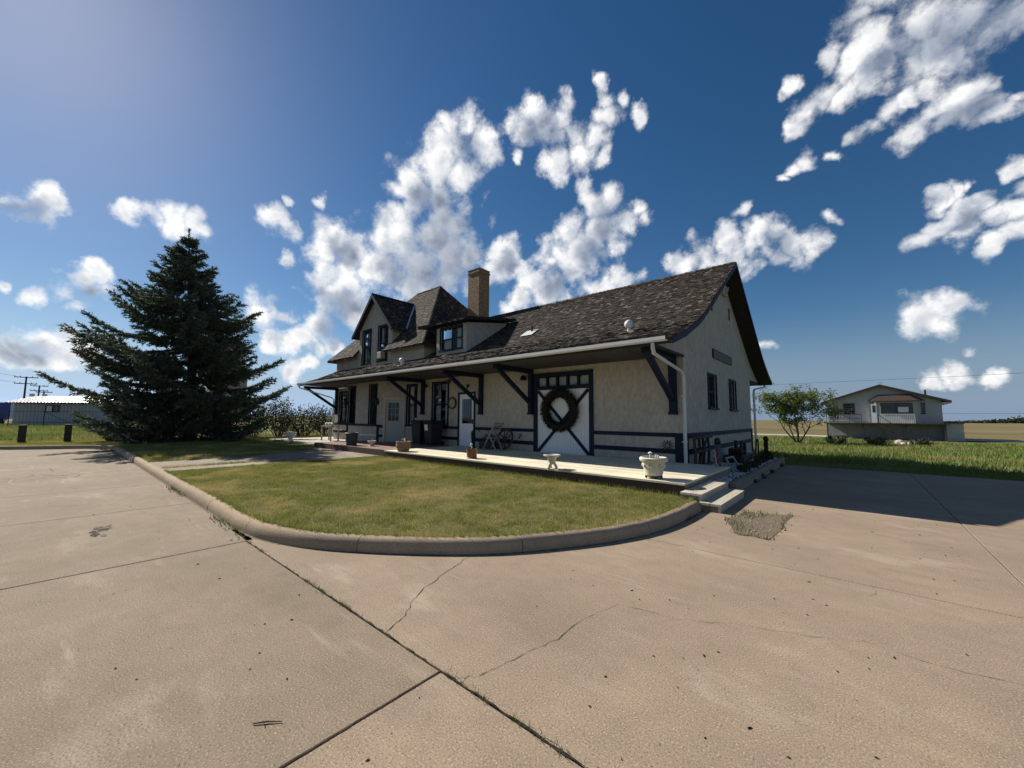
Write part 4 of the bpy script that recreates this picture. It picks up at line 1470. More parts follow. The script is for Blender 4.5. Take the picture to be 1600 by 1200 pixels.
# shingles: every course laid, butt edges uneven
def shingles(mb, line, S, expo=0.125, wmin=0.07, wmax=0.18, lift=0.020):
    s = 0.0
    while s < S - 0.03:
        A, B = line(s)
        A2, B2 = line(min(s + expo * 1.15, S))
        L_ = (B - A).length
        if L_ < 0.1:
            s += expo
            continue
        e = (B - A) / L_
        up = (A2 + (B2 - A2) * 0.5) - (A + (B - A) * 0.5)
        up = up - e * up.dot(e)
        if up.length < 1e-4:
            break
        ul = up.length
        up.normalize()
        nrm = e.cross(up)
        if nrm.z < 0:
            nrm = -nrm
        t = -random.uniform(0, wmax)
        while t < L_:
            w = random.uniform(wmin, wmax)
            a, b = max(t, 0), min(t + w - 0.006, L_)
            if b - a > 0.02:
                j = random.uniform(-0.016, 0.012)
                j2 = j + random.uniform(-.006, .006)
                l1 = lift * random.uniform(0.6, 1.5)
                l2 = l1 + random.uniform(-.004, .004)
                p = A + e * a + up * j
                q = A + e * b + up * j2
                hp = A + e * a + up * (ul * 1.02) + nrm * .004
                hq = A + e * b + up * (ul * 1.02) + nrm * .004
                mb.add([p + nrm * l1, q + nrm * l2, hq, hp, p - nrm * .01, q - nrm * .01],
                       [(0, 1, 2, 3), (0, 4, 5, 1), (1, 5, 2), (0, 3, 4)], random.random() ** 1.15)
            t += w
        s += expo * random.uniform(0.97, 1.03)


SL = np.r_[0, np.cumsum(np.hypot(np.diff(PY), np.diff(PZ)))]


def main_line(s, left=-17.6):
    y, z = float(np.interp(s, SL, PY)), float(np.interp(s, SL, PZ))
    xl = -22.87 - (y - 8.58) * 0.28 if y < 10.86 else (-17.4 if y > 12.5 else -14.9)
    return Vector((xl, y, z - 0.028)), Vector((-2.88, y, z - 0.028))


mb = MB()
shingles(mb, main_line, float(SL[-1]))
o = mb.build('shingles', M['shingle'], roof_o, recalc=False, rnd=True)
o['kind'] = 'stuff'


def plane_line(a0, b0, a1, b1):
    a0, b0, a1, b1 = map(Vector, (a0, b0, a1, b1))

    def f(s, S):
        t = s / S
        return a0 + (a1 - a0) * t, b0 + (b1 - b0) * t
    S = ((a1 + b1) / 2 - (a0 + b0) / 2).length
    return (lambda s: f(s, S)), S


mb = MB()
for (a0, b0, a1, b1) in ((on_front(HX0, HY0), on_front(GX0 - .02, HY0), on_front(hipl(YC), YC), on_front(GX0 - .02, YC)),
                         (on_front(GX1 - .22, HY0), on_front(HX1, HY0), on_front(GX1 - .22, YC), on_front(hipr(YC), YC)),
                         (on_front(hipl(YC), YC), on_front(hipr(YC), YC), r0, r1),
                         (c10, c11, r1, r1)):
    ln_, S_ = plane_line(a0, b0, a1, b1)
    shingles(mb, ln_, S_)
o = mb.build('shingles', M['shingle'], hip_o, recalc=False, rnd=True)
o['kind'] = 'stuff'
mb = MB()
for sg in (-1, 1):
    ln_, S_ = plane_line((GXM + sg * GH, GY, GZ0 - .02), (GXM + sg * GH, gable_back(GZ0), GZ0 - .02), (GXM, GY, GZ1 - .02), (GXM, gable_back(GZ1), GZ1 - .02))
    shingles(mb, ln_, S_)
o = mb.build('shingles', M['shingle'], gr_o, recalc=False, rnd=True)
o['kind'] = 'stuff'
mb = MB()
ln_, S_ = plane_line((-14.85, 10.47, 5.56), (-11.60, 10.47, 5.56), (-14.85, 13.6, 6.06), (-11.60, 13.6, 6.06))
shingles(mb, ln_, S_)
o = mb.build('shingles', M['shingle'], sr_o, recalc=False, rnd=True)
o['kind'] = 'stuff'


# ridge and hip caps
def caps(parent, p0, p1, w=0.13):
    p0, p1 = Vector(p0), Vector(p1)
    n = int((p1 - p0).length / 0.19)
    mb = MB()
    d = (p1 - p0) / n
    side = d.cross(Vector((0, 0, 1))).normalized()
    upv = side.cross(d).normalized()
    for k in range(n):
        a = p0 + d * k
        b = a + d * 1.12
        h = random.uniform(.02, .03)
        mb.add([a + side * w - upv * .07 + upv * h, a + upv * (.03 + h), a - side * w - upv * .07 + upv * h,
                b + side * w - upv * .07, b + upv * .03, b - side * w - upv * .07],
               [(0, 1, 4, 3), (1, 2, 5, 4)], random.random())
    o = mb.build('ridge_caps', M['shingle'], parent, recalc=False, rnd=True)
    o['kind'] = 'stuff'


caps(roof_o, (-16.6, YR, 7.02), (-2.9, YR, 7.02))
caps(hip_o, r0, r1)
caps(hip_o, c10, r1)
caps(gr_o, (GXM, GY, GZ1 - .01), (GXM, gable_back(GZ1), GZ1 - .01))
MB().beam((GXM + GH - .05, gable_back(GZ0) - .04, GZ0 + .05), (GXM + .03, gable_back(GZ1) - .04, GZ1 + .02), 0.09, 0.02).build('valley_flashing', M['metal'], gr_o)
# barge boards along the rakes
bb = MB()
full = [(y, z) for y, z in PROF] + [(2 * YR - y, z) for y, z in reversed(PROF[:-1])]
for (a, b) in zip(full[:-1], full[1:]):
    bb.add([(-2.9, a[0], a[1] - .03), (-2.9, b[0], b[1] - .03), (-2.9, b[0], b[1] - .17), (-2.9, a[0], a[1] - .17),
            (-2.865, a[0], a[1] - .03), (-2.865, b[0], b[1] - .03), (-2.865, b[0], b[1] - .17), (-2.865, a[0], a[1] - .17)],
           [(0, 1, 2, 3), (4, 7, 6, 5), (0, 4, 5, 1), (3, 2, 6, 7), (0, 3, 7, 4), (1, 5, 6, 2)])
bb.build('barge_board', M['navy'], roof_o, recalc=False)
bb = MB()
for sg in (-1, 1):
    bb.prism([(GXM + sg * GH, GY - .03, GZ0 - .01), (GXM, GY - .03, GZ1 - .01), (GXM, GY - .03, GZ1 - .24), (GXM + sg * (GH - .03), GY - .03, GZ0 - .20)], (0, 0.03, 0))
bb.build('barge_board', M['navy'], gr_o)
# flat soffit under the eave, fascia, gutter
sf = MB()
sf.add([(-22.85, 8.66, 3.20), (XE, 8.66, 3.20), (XE, W - .01, 3.20), (-23.4, W - .01, 3.20), (-22.85, 8.66, 3.222), (XE, 8.66, 3.222), (XE, W - .01, 3.222), (-23.4, W - .01, 3.222)],
       [(0, 3, 2, 1), (4, 5, 6, 7), (0, 1, 5, 4), (1, 2, 6, 5), (2, 3, 7, 6), (3, 0, 4, 7)])
sf.build('soffit', M['soffit'], roof_o)
MB().box(XE - 19.45, XE, 20.0, 21.95, 3.20, 3.222).build('soffit', M['soffit'], roof_o)
MB().box(XE - .02, XE + .03, YB + .05, 21.9, 3.12, 3.225).build('eave_return', M['navy'], roof_o)
MB().box(XE - .02, XE + .025, 8.72, W + .05, 3.16, 3.225).build('eave_return', M['navy'], roof_o)
for k in range(17):
    x = -4.2 - k * 1.12
    MB().box(x - .003, x + .003, 8.7, W - .03, 3.195, 3.2005).build('soffit_joint', M['roofdeck'], roof_o)
g = MB()
gp = [(8.60, 3.30), (8.60, 3.22), (8.56, 3.195), (8.49, 3.195), (8.455, 3.225), (8.46, 3.295), (8.475, 3.295), (8.47, 3.23), (8.49, 3.21), (8.56, 3.21), (8.59, 3.23), (8.59, 3.30)]
g.prism([(-22.95, a, b) for a, b in gp], (19.95, 0, 0))
gut = g.build('gutter', M['white_metal'], depot)
g = MB()
g.prism([(-17.6, 2 * YR - a, b) for a, b in gp], (14.6, 0, 0))
gut2 = g.build('gutter', M['white_metal'], depot)


def spout(pts, name='downspout'):
    mb = MB()
    mb.tube(pts, 0.045, 4)
    o = mb.build(name, M['white_metal'], depot)
    for z in (0.9, 2.1):
        k = MB()
        x, y = pts[-1][0], pts[-1][1]
        k.box(x - .06, x + .06, y - .055, y + .03, z, z + .03)
        k.build('clip', M['white_metal'], o)


spout([(-3.30, 8.53, 3.18), (-3.30, 8.53, 3.08), (-3.36, 8.75, 2.98), (-3.345, 10.55, 2.74), (-3.345, 10.70, 2.66), (-3.345, 10.70, 0.36)])
spout([(-3.2, 22.07, 3.18), (-3.2, 22.05, 3.05), (-3.3, 20.2, 2.85), (-3.3, 19.98, 2.75), (-3.3, 19.98, 0.05)])
spout([(-22.85, 8.53, 3.18), (-22.88, 8.6, 3.05), (-23.3, 10.55, 2.62), (-23.42, 10.75, 2.5), (-23.42, 10.75, 0.3)])


def bracket(x, wide=1.0):
    mb = MB()
    d = 0.075 * wide
    mb.box(x - d, x + d, W - 0.15, W - 0.005, 1.70, 3.198)
    mb.box(x - d * .9, x + d * .9, 8.95, W - 0.15, 3.05, 3.196)
    mb.beam((x, W - 0.12, 2.02), (x, 9.05, 3.10), 0.11 * wide, 0.13, (0, 0, 1))
    mb.box(x - d * 1.15, x + d * 1.15, W - 0.18, W - 0.006, 1.62, 1.70)
    mb.build('bracket', M['navy'], depot, bevel=0.008)


for bx in (-14.74, -11.0, -8.52, -23.2):
    bracket(bx)
bracket(-3.66, 1.25)
# chimney
ch = MB()
ch.box(-15.95, -15.08, 14.55, 15.35, 5.0, 9.62)
cho = ch.build('chimney', M['brick'], depot)
MB().box(-15.98, -15.05, 14.52, 15.38, 9.45, 9.55).build('corbel', M['brick'], cho)
MB().box(-15.99, -15.04, 14.51, 15.39, 9.622, 9.68).build('cap', M['cap'], cho, bevel=0.02)
# things on the roof
for (x, y, z) in ((-15.2, 9.95, 3.82), (-4.62, 10.25, 3.92)):
    v = MB()
    v.tube([(x, y, z - .06), (x, y, z + .12)], .05, 10)
    v.ball((x, y, z + .20), .125, 14, 9)
    vo = v.build('roof_vent', M['white_metal'], depot, smooth=True)
    MB().box(x + .10, x + .24, y - .28, y - .12, z - .10, z - .04).build('flashing', M['white_metal'], vo)
v = MB()
v.tube([(-9.3, 11.85, 4.78), (-9.3, 11.85, 5.05)], .04, 10)
vo = v.build('vent_pipe', M['black_iron'], depot)
fl = MB()
fl.add([(-9.62, 11.50, 4.64), (-9.05, 11.50, 4.64), (-9.05, 11.95, 4.93), (-9.62, 11.95, 4.93)], [(0, 1, 2, 3)])
fl.build('flashing', M['white_metal'], vo, recalc=False)
# lamps and round vents on the front wall
for (x, z, r_) in ((-14.50, 2.90, .085), (-8.80, 2.91, .10)):
    l_ = MB()
    l_.tube([FF.P(x, z, -.01), FF.P(x, z, .03), FF.P(x, z + .04, .14)], .025, 8)
    l_.lathe([(.03, .10), (r_, .02), (r_ * 1.15, -.07), (r_ * .9, -.08)], (x, W - .16, z), 14)
    l_.build('wall_lamp', M['black_iron'], depot, smooth=True)
l_ = MB()
l_.tube([FF.P(-13.0, 3.02, -.01), FF.P(-13.0, 3.02, .05)], .10, 16)
l_.tube([FF.P(-13.0, 3.02, .05), FF.P(-13.0, 3.02, .07)], .07, 16)
l_.build('alarm_bell', simple('dark_red_enamel', (0.06, 0.025, 0.02), 0.5), depot)
l_ = MB()
FF.box(l_, -11.87, -11.75, 2.74, 2.84, 0, .06)
l_.tube([FF.P(-11.81, 2.74, .05), FF.P(-11.81, 2.68, .08)], .03, 8)
l_.build('wall_lamp', M['black_iron'], depot)
for (x, z) in ((-17.06, 2.12), (-20.14, 2.15)):
    l_ = MB()
    FB.box(l_, x - .05, x + .05, z - .02, z + .16, -.01, .03)
    l_.lathe([(.02, .30), (.10, .22), (.085, .20), (.065, -.02), (.08, -.04), (.02, -.09)], (x, 9.98 - .13, z), 6)
    l_.tube([(x, 9.97, z + .22), (x, 9.85, z + .27)], .015, 6)
    l_.build('lantern', M['black_iron'], depot)
# gable end: horn loudspeaker box, narrow slot vents
l_ = MB()
FE.box(l_, 15.2, 15.7, 5.95, 6.30, -.01, .12)
hb = l_.build('gable_light_box', M['trim_beige'], depot)
hb2 = MB()
hb2.tube([FE.P(15.42, 6.13, .10), FE.P(15.44, 6.12, .16), FE.P(15.45, 6.11, .20)], [.05, .10, .13], 12)
hb2.build('horn', M['white_metal'], hb, smooth=True)
for (a, z0, z1) in ((13.86, 5.08, 5.50), (16.28, 5.22, 5.66)):
    l_ = MB()
    FE.box(l_, a, a + .14, z0, z1, -.01, .018)
    l_.build('slot_vent', M['black_iron'], depot)
# wall tap
l_ = MB()
l_.tube([FF.P(-8.98, .86, 0), FF.P(-8.98, .86, .12), FF.P(-8.98, .78, .14)], .018, 8)
l_.tube([FF.P(-9.05, .93, .09), FF.P(-8.91, .93, .09)], .012, 6)
l_.tube([FF.P(-8.98, .86, .09), FF.P(-8.98, .93, .09)], .010, 6)
l_.build('wall_tap', M['black_iron'], depot)


# ------------------------------------------------------------------ deck and steps
deck = thing('deck', 'low pale wooden deck of long boards along the depot front', 'deck', (-7.3, 9.1, 0.1))
ZD = 0.36
bw_, gap = 0.136, 0.010
k = 0
y = 7.40
while y < W - 0.06:
    cuts = [-12.2] + sorted([(-8.9 if k % 2 else -7.6) + random.uniform(-.3, .3), (-5.3 if k % 2 else -4.4) + random.uniform(-.3, .3)]) + [-2.35]
    y1 = min(y + bw_, W - 0.05)
    for a, b in zip(cuts[:-1], cuts[1:]):
        dz = random.uniform(-.002, .002)
        MB().box(a + .002, b - .002, y, y1, ZD - .036 + dz, ZD + dz).build('plank', M['deckwood'], deck)
    y += bw_ + gap
    k += 1
MB().box(-12.18, -2.37, 7.44, 7.48, 0.06, ZD - .04).build('skirt', M['skirt'], deck)
MB().box(-2.41, -2.37, 7.48, W - .08, 0.0, ZD - .04).build('end_board', M['timber'], deck)
MB().box(-12.18, -12.14, 7.48, W - .08, 0.06, ZD - .04).build('end_board', M['skirt'], deck)
MB().box(-12.1, -2.5, 7.5, W - .1, 0.05, 0.12).build('joist_bed', M['crack'], deck)

steps = thing('wooden_steps', 'two low wooden steps from the deck end down to the driveway', 'steps', (-2.0, 8.0, 0.0))
for (x0, x1, z, ya, yb) in ((-2.345, -2.0, 0.25, 7.14, 9.05), (-2.02, -1.69, 0.135, 7.06, 8.85)):
    for q in range(2):
        w_ = (x1 - x0 - .012) / 2
        a = x0 + q * (w_ + .012)
        MB().box(a, a + w_, ya, yb, z - .036, z).build('tread', M['deckwood_y'], steps)
    MB().box(x1 - .05, x1 - .012, ya + .02, yb - .02, -0.005 if z < .2 else .02, z - .038).build('riser', M['deckwood_y'], steps)
    MB().box(x0 + .02, x1 - .055, ya + .02, ya + .06, 0.0, z - .038).build('side_board', M['timber'], steps)
    MB().box(x0 + .02, x1 - .055, yb - .06, yb - .02, 0.0, z - .038).build('side_board', M['timber'], steps)

# gravel bed along the end wall, timber edging
bed = thing('garden_bed', 'raised gravel bed with timber edging along the depot end wall', 'garden bed', (-2.6, 12.9, 0.0))
MB().box(XE, -2.02, 9.12, 16.35, 0.0, 0.19).build('soil', M['dirt'], bed)
ye = [9.1, 11.5, 14.0, 16.5]
for a, b in zip(ye[:-1], ye[1:]):
    MB().box(-2.02, -1.89, a + .004, b - .004, 0.0, 0.105).build('edging_timber', M['timber'], bed, bevel=.008)
    MB().box(-2.015, -1.895, a + .03, b - .006 + .02, 0.107, 0.21).build('edging_timber', M['timber'], bed, bevel=.008)
MB().box(XE, -2.03, 16.36, 16.48, 0.0, 0.21).build('edging_timber', M['timber'], bed, bevel=.008)
MB().box(-2.37, -2.03, 9.06, 9.12, 0.0, 0.24).build('edging_timber', M['timber'], bed)
n = 2600
oct_v = np.array([(1, 0, 0), (-1, 0, 0), (0, 1, 0), (0, -1, 0), (0, 0, 1), (0, 0, -1)], float)
oct_f = np.array([(0, 2, 4), (2, 1, 4), (1, 3, 4), (3, 0, 4), (2, 0, 5), (1, 2, 5), (3, 1, 5), (0, 3, 5)])
px_ = np.stack([rng.uniform(-3.3, -2.06, n), rng.uniform(9.2, 16.2, n), rng.uniform(.185, .215, n)], 1)
sz = rng.uniform(.015, .04, (n, 1, 1)) * np.array([1, 1, .6])
vv = (oct_v[None] * rng.uniform(.7, 1.2, (n, 6, 1))) * sz + px_[:, None, :]
ff = (oct_f[None] + (np.arange(n) * 6)[:, None, None]).reshape(-1, 3)
o = np_mesh('pebbles', vv.reshape(-1, 3), ff, M['pebble'], bed)
o['kind'] = 'stuff'


def leaf_cloud(n, c, rad, size, up=0.3, shell=0.35):
    """n leaf quads spread through an ellipsoid; returns verts, faces"""
    d = rng.normal(0, 1, (n, 3))
    d /= np.linalg.norm(d, axis=1)[:, None]
    r = rng.uniform(shell, 1, n) ** 0.6
    P = d * r[:, None] * np.array(rad) + np.array(c)
    a = rng.normal(0, 1, (n, 3))
    a[:, 2] += up
    a /= np.linalg.norm(a, axis=1)[:, None]
    b = np.cross(a, rng.normal(0, 1, (n, 3)))
    b /= np.linalg.norm(b, axis=1)[:, None] + 1e-9
    s = size * rng.uniform(.6, 1.4, (n, 1))
    V = np.stack([P - a * s * .2, P + b * s * .35 + a * s * .4, P + a * s, P - b * s * .35 + a * s * .4], 1)
    return V.reshape(-1, 3), np.arange(4 * n).reshape(-1, 4)


def small_plant(x, y, z, r, h, label, grp, n=160, mat='bush', leaf=0.06):
    t = thing('bed_plant', label, 'plant', (x, y, z), grp)
    V, F_ = leaf_cloud(n, (x, y, z + h * .55), (r, r, h * .55), leaf, 0.8)
    np_mesh('foliage', V, F_, M[mat], t, rng.uniform(0, 1, len(F_)))
    mb = MB()
    for q in range(4):
        a = random.uniform(0, 6.28)
        mb.tube([(x, y, z - .02), (x + math.cos(a) * r * .5, y + math.sin(a) * r * .5, z + h * .7)], [.008, .003], 5)
    mb.build('stem', M['bark'], t)
    return t


for i, (x, y, r_, h_) in enumerate(((-2.16, 11.3, .16, .16), (-2.2, 12.3, .20, .18), (-2.15, 13.2, .15, .15), (-2.2, 14.1, .2, .2), (-2.22, 15.1, .18, .16), (-2.3, 15.9, .2, .2))):
    small_plant(x, y, .2, r_, h_, ['dark low plant nearest the steps in the gravel bed', 'second dark plant from the steps along the bed edging', 'third dark plant from the steps along the bed edging',
                                   'fourth dark plant from the steps along the bed edging', 'fifth dark plant from the steps along the bed edging', 'last dark plant at the far end of the bed edging'][i], 'plants along the bed edging')
for i, (y, r_) in enumerate(((11.0, .07), (12.05, .09), (13.4, .08), (15.3, .09))):
    small_plant(-1.86, y, 0.0, r_, .09, ['small weed at the foot of the bed edging nearest the steps', 'second small weed from the steps outside the bed edging',
                                         'third small weed from the steps outside the bed edging', 'farthest small weed outside the bed edging'][i], 'weeds outside the bed edging', 50, 'weed', .05)

# rustic trellis of branches against the end wall
t = thing('rustic_trellis', 'dark rustic trellis of rough branches against the depot corner', 'trellis', (-3.15, 11.5, .2))
for (y, h_) in ((10.95, 1.08), (11.35, 1.02), (11.7, 1.05), (12.2, 1.08)):
    MB().tube([(-3.2, y, .15), (-3.17, y + random.uniform(-.04, .04), .6), (-3.2, y + random.uniform(-.03, .03), h_)], [.045, .04, .035], 7).build('upright', M['darkwood'], t)
for z in (0.28, 0.66, 1.02):
    MB().tube([(-3.13, 10.85, z), (-3.11, 11.6, z + random.uniform(-.03, .03)), (-3.13, 12.3, z)], [.045, .04, .04], 7).build('rail', M['darkwood'], t)
MB().tube([(-3.10, 10.95, .3), (-3.08, 11.65, .98)], .03, 7).build('brace', M['darkwood'], t)


def round_post(x, y, h, lab, mat, grp='posts in the gravel bed'):
    t = thing('garden_post', lab, 'post', (x, y, .18), grp)
    MB().box(x - .06, x + .06, y - .06, y + .06, .15, h - .14).build('shaft', M[mat], t, bevel=.01)
    MB().lathe([(.05, 0), (.075, .02), (.085, .07), (.07, .13), (.03, .17)], (x, y, h - .14), 12).build('cap', M['black_iron'], t, smooth=True)


round_post(-2.72, 11.25, 1.0, 'dark blue garden post with rounded cap beside the red sled', 'blue_post')
round_post(-2.35, 16.0, .92, 'black garden post with rounded cap at the far end of the gravel bed', 'black_iron')
# red sled, standing on end
t = thing('old_sled', 'faded red wooden sled leaning beside the blue post', 'sled', (-2.5, 10.6, .2))
for q in (0, 1):
    MB().beam((-2.52 + q * .02, 10.35 + q * .26, .19), (-2.62 + q * .02, 10.5 + q * .26, .78), .03, .05).build('runner', M['greywood'] if q == 0 else M['pink'], t)
for z in np.linspace(.28, .7, 4):
    f_ = (z - .19) / .59
    MB().beam((-2.53 - .1 * f_, 10.33 + .15 * f_, z), (-2.51 - .1 * f_, 10.65 + .15 * f_, z), .02, .06).build('slat', M['pink'], t)
# white frame
t = thing('picture_surround', 'small pale empty wooden surround leaning in the gravel bed', 'surround', (-2.45, 11.6, .2))
q0, q1, q2, q3 = (-2.38, 11.15, .22), (-2.34, 11.75, .22), (-2.5, 11.85, .52), (-2.54, 11.25, .52)
for a, b in ((q0, q1), (q1, q2), (q2, q3), (q3, q0)):
    MB().beam(a, b, .04, .04).build('rail', M['greywood'], t)
# old iron pump engine with flywheel
t = thing('old_pump_engine', 'black iron engine with upright flywheel at the end of the gravel bed', 'engine', (-2.85, 13.9, .2))
MB().box(-3.1, -2.6, 13.4, 15.1, .18, .42).build('base', M['black_iron'], t, bevel=.02)
MB().box(-3.02, -2.7, 13.7, 14.7, .42, .62).build('block', M['black_iron'], t, bevel=.03)
w_ = MB().torus((-2.62, 13.75, .55), .30, .04, (1, 0, .0), 28, 8)
wo = w_.build('flywheel', M['black_iron'], t, smooth=True)
for q in range(6):
    a = q * math.pi / 3
    MB().tube([(-2.62, 13.75, .55), (-2.62, 13.75 + .29 * math.cos(a), .55 + .29 * math.sin(a))], .018, 6).build('spoke', M['black_iron'], wo)
MB().tube([(-2.5, 15.0, .42), (-2.5, 15.25, .86), (-2.5, 15.5, .86), (-2.5, 15.55, .3)], .022, 6).build('handle_bar', M['black_iron'], t)
MB().tube([(-2.9, 14.2, .62), (-2.9, 14.2, .85)], .05, 8).build('stack', M['black_iron'], t)
# sun ornament on the wall corner
t = thing('sun_ornament', 'dark metal sunburst ornament on the wall near the front corner', 'ornament', (-3.85, W - .05, .78))
MB().ball((-3.85, W - .05, .78), .06, 12, 8, 1.0).build('disc', M['rope'], t, smooth=True)
for q in range(12):
    a = q * math.pi / 6
    MB().beam((-3.85 + .05 * math.cos(a), W - .05, .78 + .05 * math.sin(a)), (-3.85 + .16 * math.cos(a), W - .05, .78 + .16 * math.sin(a)), .02, .012, (0, 1, 0)).build('ray', M['black_iron'], t)

# ------------------------------------------------------------------ things on the deck and paving
# big cream planter on a caster dolly
x, y = -3.0, 7.66
t = thing('planter_urn', 'large cream planter with rolled rim on a black caster dolly', 'planter', (x, y, ZD))
MB().lathe([(.13, .055), (.155, .06), (.17, .10), (.195, .22), (.212, .31), (.245, .325), (.262, .35), (.262, .385), (.24, .405), (.215, .40), (.20, .36)], (x, y, ZD), 28).build('bowl', M['cream_pot'], t, smooth=True)
for q in range(8):
    a = q * math.pi / 4 + .2
    MB().ball((x + .195 * math.cos(a), y + .195 * math.sin(a), ZD + .245), .035, 8, 6, 1.3).build('relief', M['cream_pot'], t, smooth=True)
MB().lathe([(.02, .37), (.205, .372), (.10, .385)], (x, y, ZD), 18).build('soil', M['soil'], t)
do_ = MB().lathe([(.15, .035), (.16, .04), (.16, .055), (.15, .058)], (x, y, ZD), 18).build('dolly', M['black_plastic'], t)
for q in range(4):
    a = q * math.pi / 2 + .5
    MB().ball((x + .14 * math.cos(a), y + .14 * math.sin(a), ZD + .026), .026, 10, 6).build('caster', M['black_plastic'], do_, smooth=True)
for (dx, dy, h_, r_) in ((-.03, -.08, .10, .04), (.09, .0, .05, .022), (.03, .06, .06, .02)):
    MB().tube([(x + dx, y + dy, ZD + .37), (x + dx, y + dy, ZD + .37 + h_)], [.016, .02], 8).lathe([(.004, h_ + .0), (r_, h_ + .005), (r_ * .9, h_ + r_ * .6), (.004, h_ + r_)], (x + dx, y + dy, ZD + .37), 12).build('mushroom_ornament', M['white_pot'], t, smooth=True)
# small cream pedestal planter with claw feet
x, y = -5.29, 7.50
t = thing('pedestal_planter', 'small cream footed planter with flared square top on the deck', 'planter', (x, y, ZD))
MB().lathe([(.06, .10), (.075, .13), (.085, .20), (.11, .25), (.165, .275), (.18, .285), (.18, .31), (.15, .315), (.12, .28)], (x, y, ZD), 24, .25).build('bowl', M['cream_pot'], t, smooth=True)
for q in range(3):
    a = q * 2.094 + .4
    MB().tube([(x + .04 * math.cos(a), y + .04 * math.sin(a), ZD + .13), (x + .085 * math.cos(a), y + .085 * math.sin(a), ZD + .07), (x + .11 * math.cos(a), y + .11 * math.sin(a), ZD + .004)], [.035, .03, .035], 8).build('foot', M['cream_pot'], t, smooth=True)
# brown pot
x, y = -8.21, 7.74
t = thing('brown_pot', 'brown glazed pot with a white flower ornament on the deck', 'flower pot', (x, y, ZD))
MB().lathe([(.125, 0), (.15, .004), (.152, .02), (.14, .03), (.150, .22), (.158, .235), (.158, .265), (.145, .268), (.135, .23)], (x, y, ZD), 22).build('bowl', M['brown_pot'], t, smooth=True)
MB().lathe([(.02, .225), (.135, .23), (.06, .236)], (x, y, ZD), 16).build('soil', M['soil'], t)
MB().tube([(x - .03, y, ZD + .22), (x - .02, y, ZD + .37)], .008, 6).ball((x - .02, y, ZD + .39), .035, 10, 6).ball((x - .06, y, ZD + .33), .02, 8, 5).ball((x + .03, y - .02, ZD + .31), .02, 8, 5).build('flower_ornament', M['white_pot'], t, smooth=True)
# terracotta jar
x, y = -11.45, 7.66
t = thing('terracotta_pot', 'rounded terracotta pot with rim and rope handle at the deck end', 'flower pot', (x, y, ZD))
MB().lathe([(.16, 0), (.18, .01), (.235, .14), (.245, .22), (.225, .28), (.24, .29), (.24, .33), (.21, .335), (.19, .30)], (x, y, ZD), 24).build('bowl', M['terracotta'], t, smooth=True)
MB().torus((x, y, ZD + .10), .222, .012, (0, 0, 1), 24, 6).build('rope_band', M['rope'], t, smooth=True)
MB().lathe([(.02, .29), (.20, .295), (.1, .31)], (x, y, ZD), 16).build('soil', M['soil'], t)
MB().tube([(x - .12, y, ZD + .30), (x - .10, y, ZD + .39), (x, y, ZD + .41), (x + .07, y, ZD + .38), (x + .08, y, ZD + .30)], .014, 6).build('handle', M['rope'], t, smooth=True)
MB().ball((x + .15, y - .05, ZD + .37), .03, 8, 6, 1.5).ball((x + .15, y - .05, ZD + .44), .02, 8, 6).build('figurine', M['white_pot'], t, smooth=True)
# dark tub, small cream pot on the paving
x, y = -15.65, 8.0
t = thing('dark_tub', 'tall dark grey plastic tub with rolled rim on the brick paving', 'tub', (x, y, .33))
MB().lathe([(.19, 0), (.20, .005), (.245, .46), (.265, .465), (.27, .50), (.25, .515), (.235, .50), (.22, .42)], (x, y, .33), 24).build('body', M['grey_pot'], t, smooth=True)
for s_ in (-1, 1):
    MB().tube([(x + s_ * .25, y - .05, .78), (x + s_ * .29, y, .75), (x + s_ * .25, y + .05, .78)], .012, 6).build('handle', M['grey_pot'], t)
x, y = -14.77, 8.4
t = thing('small_planter', 'small cream flower pot with a bare stalk on the brick paving', 'flower pot', (x, y, .33))
MB().lathe([(.09, 0), (.10, .01), (.085, .03), (.12, .12), (.16, .17), (.17, .19), (.16, .21), (.13, .19)], (x, y, .33), 20).build('bowl', M['cream_pot'], t, smooth=True)
MB().tube([(x, y, .5), (x + .01, y, .66)], [.012, .008], 6).build('stalk', M['rope'], t)
x, y = -21.98, 7.95
t = thing('white_urn', 'white pedestal urn standing on the patio edge near the spruce', 'urn', (x, y, .205))
MB().lathe([(.17, 0), (.18, .02), (.13, .05), (.09, .10), (.10, .15), (.20, .24), (.235, .33), (.24, .40), (.275, .42), (.275, .46), (.24, .465), (.21, .40)], (x, y, .205), 24).build('bowl', M['white_pot'], t, smooth=True)

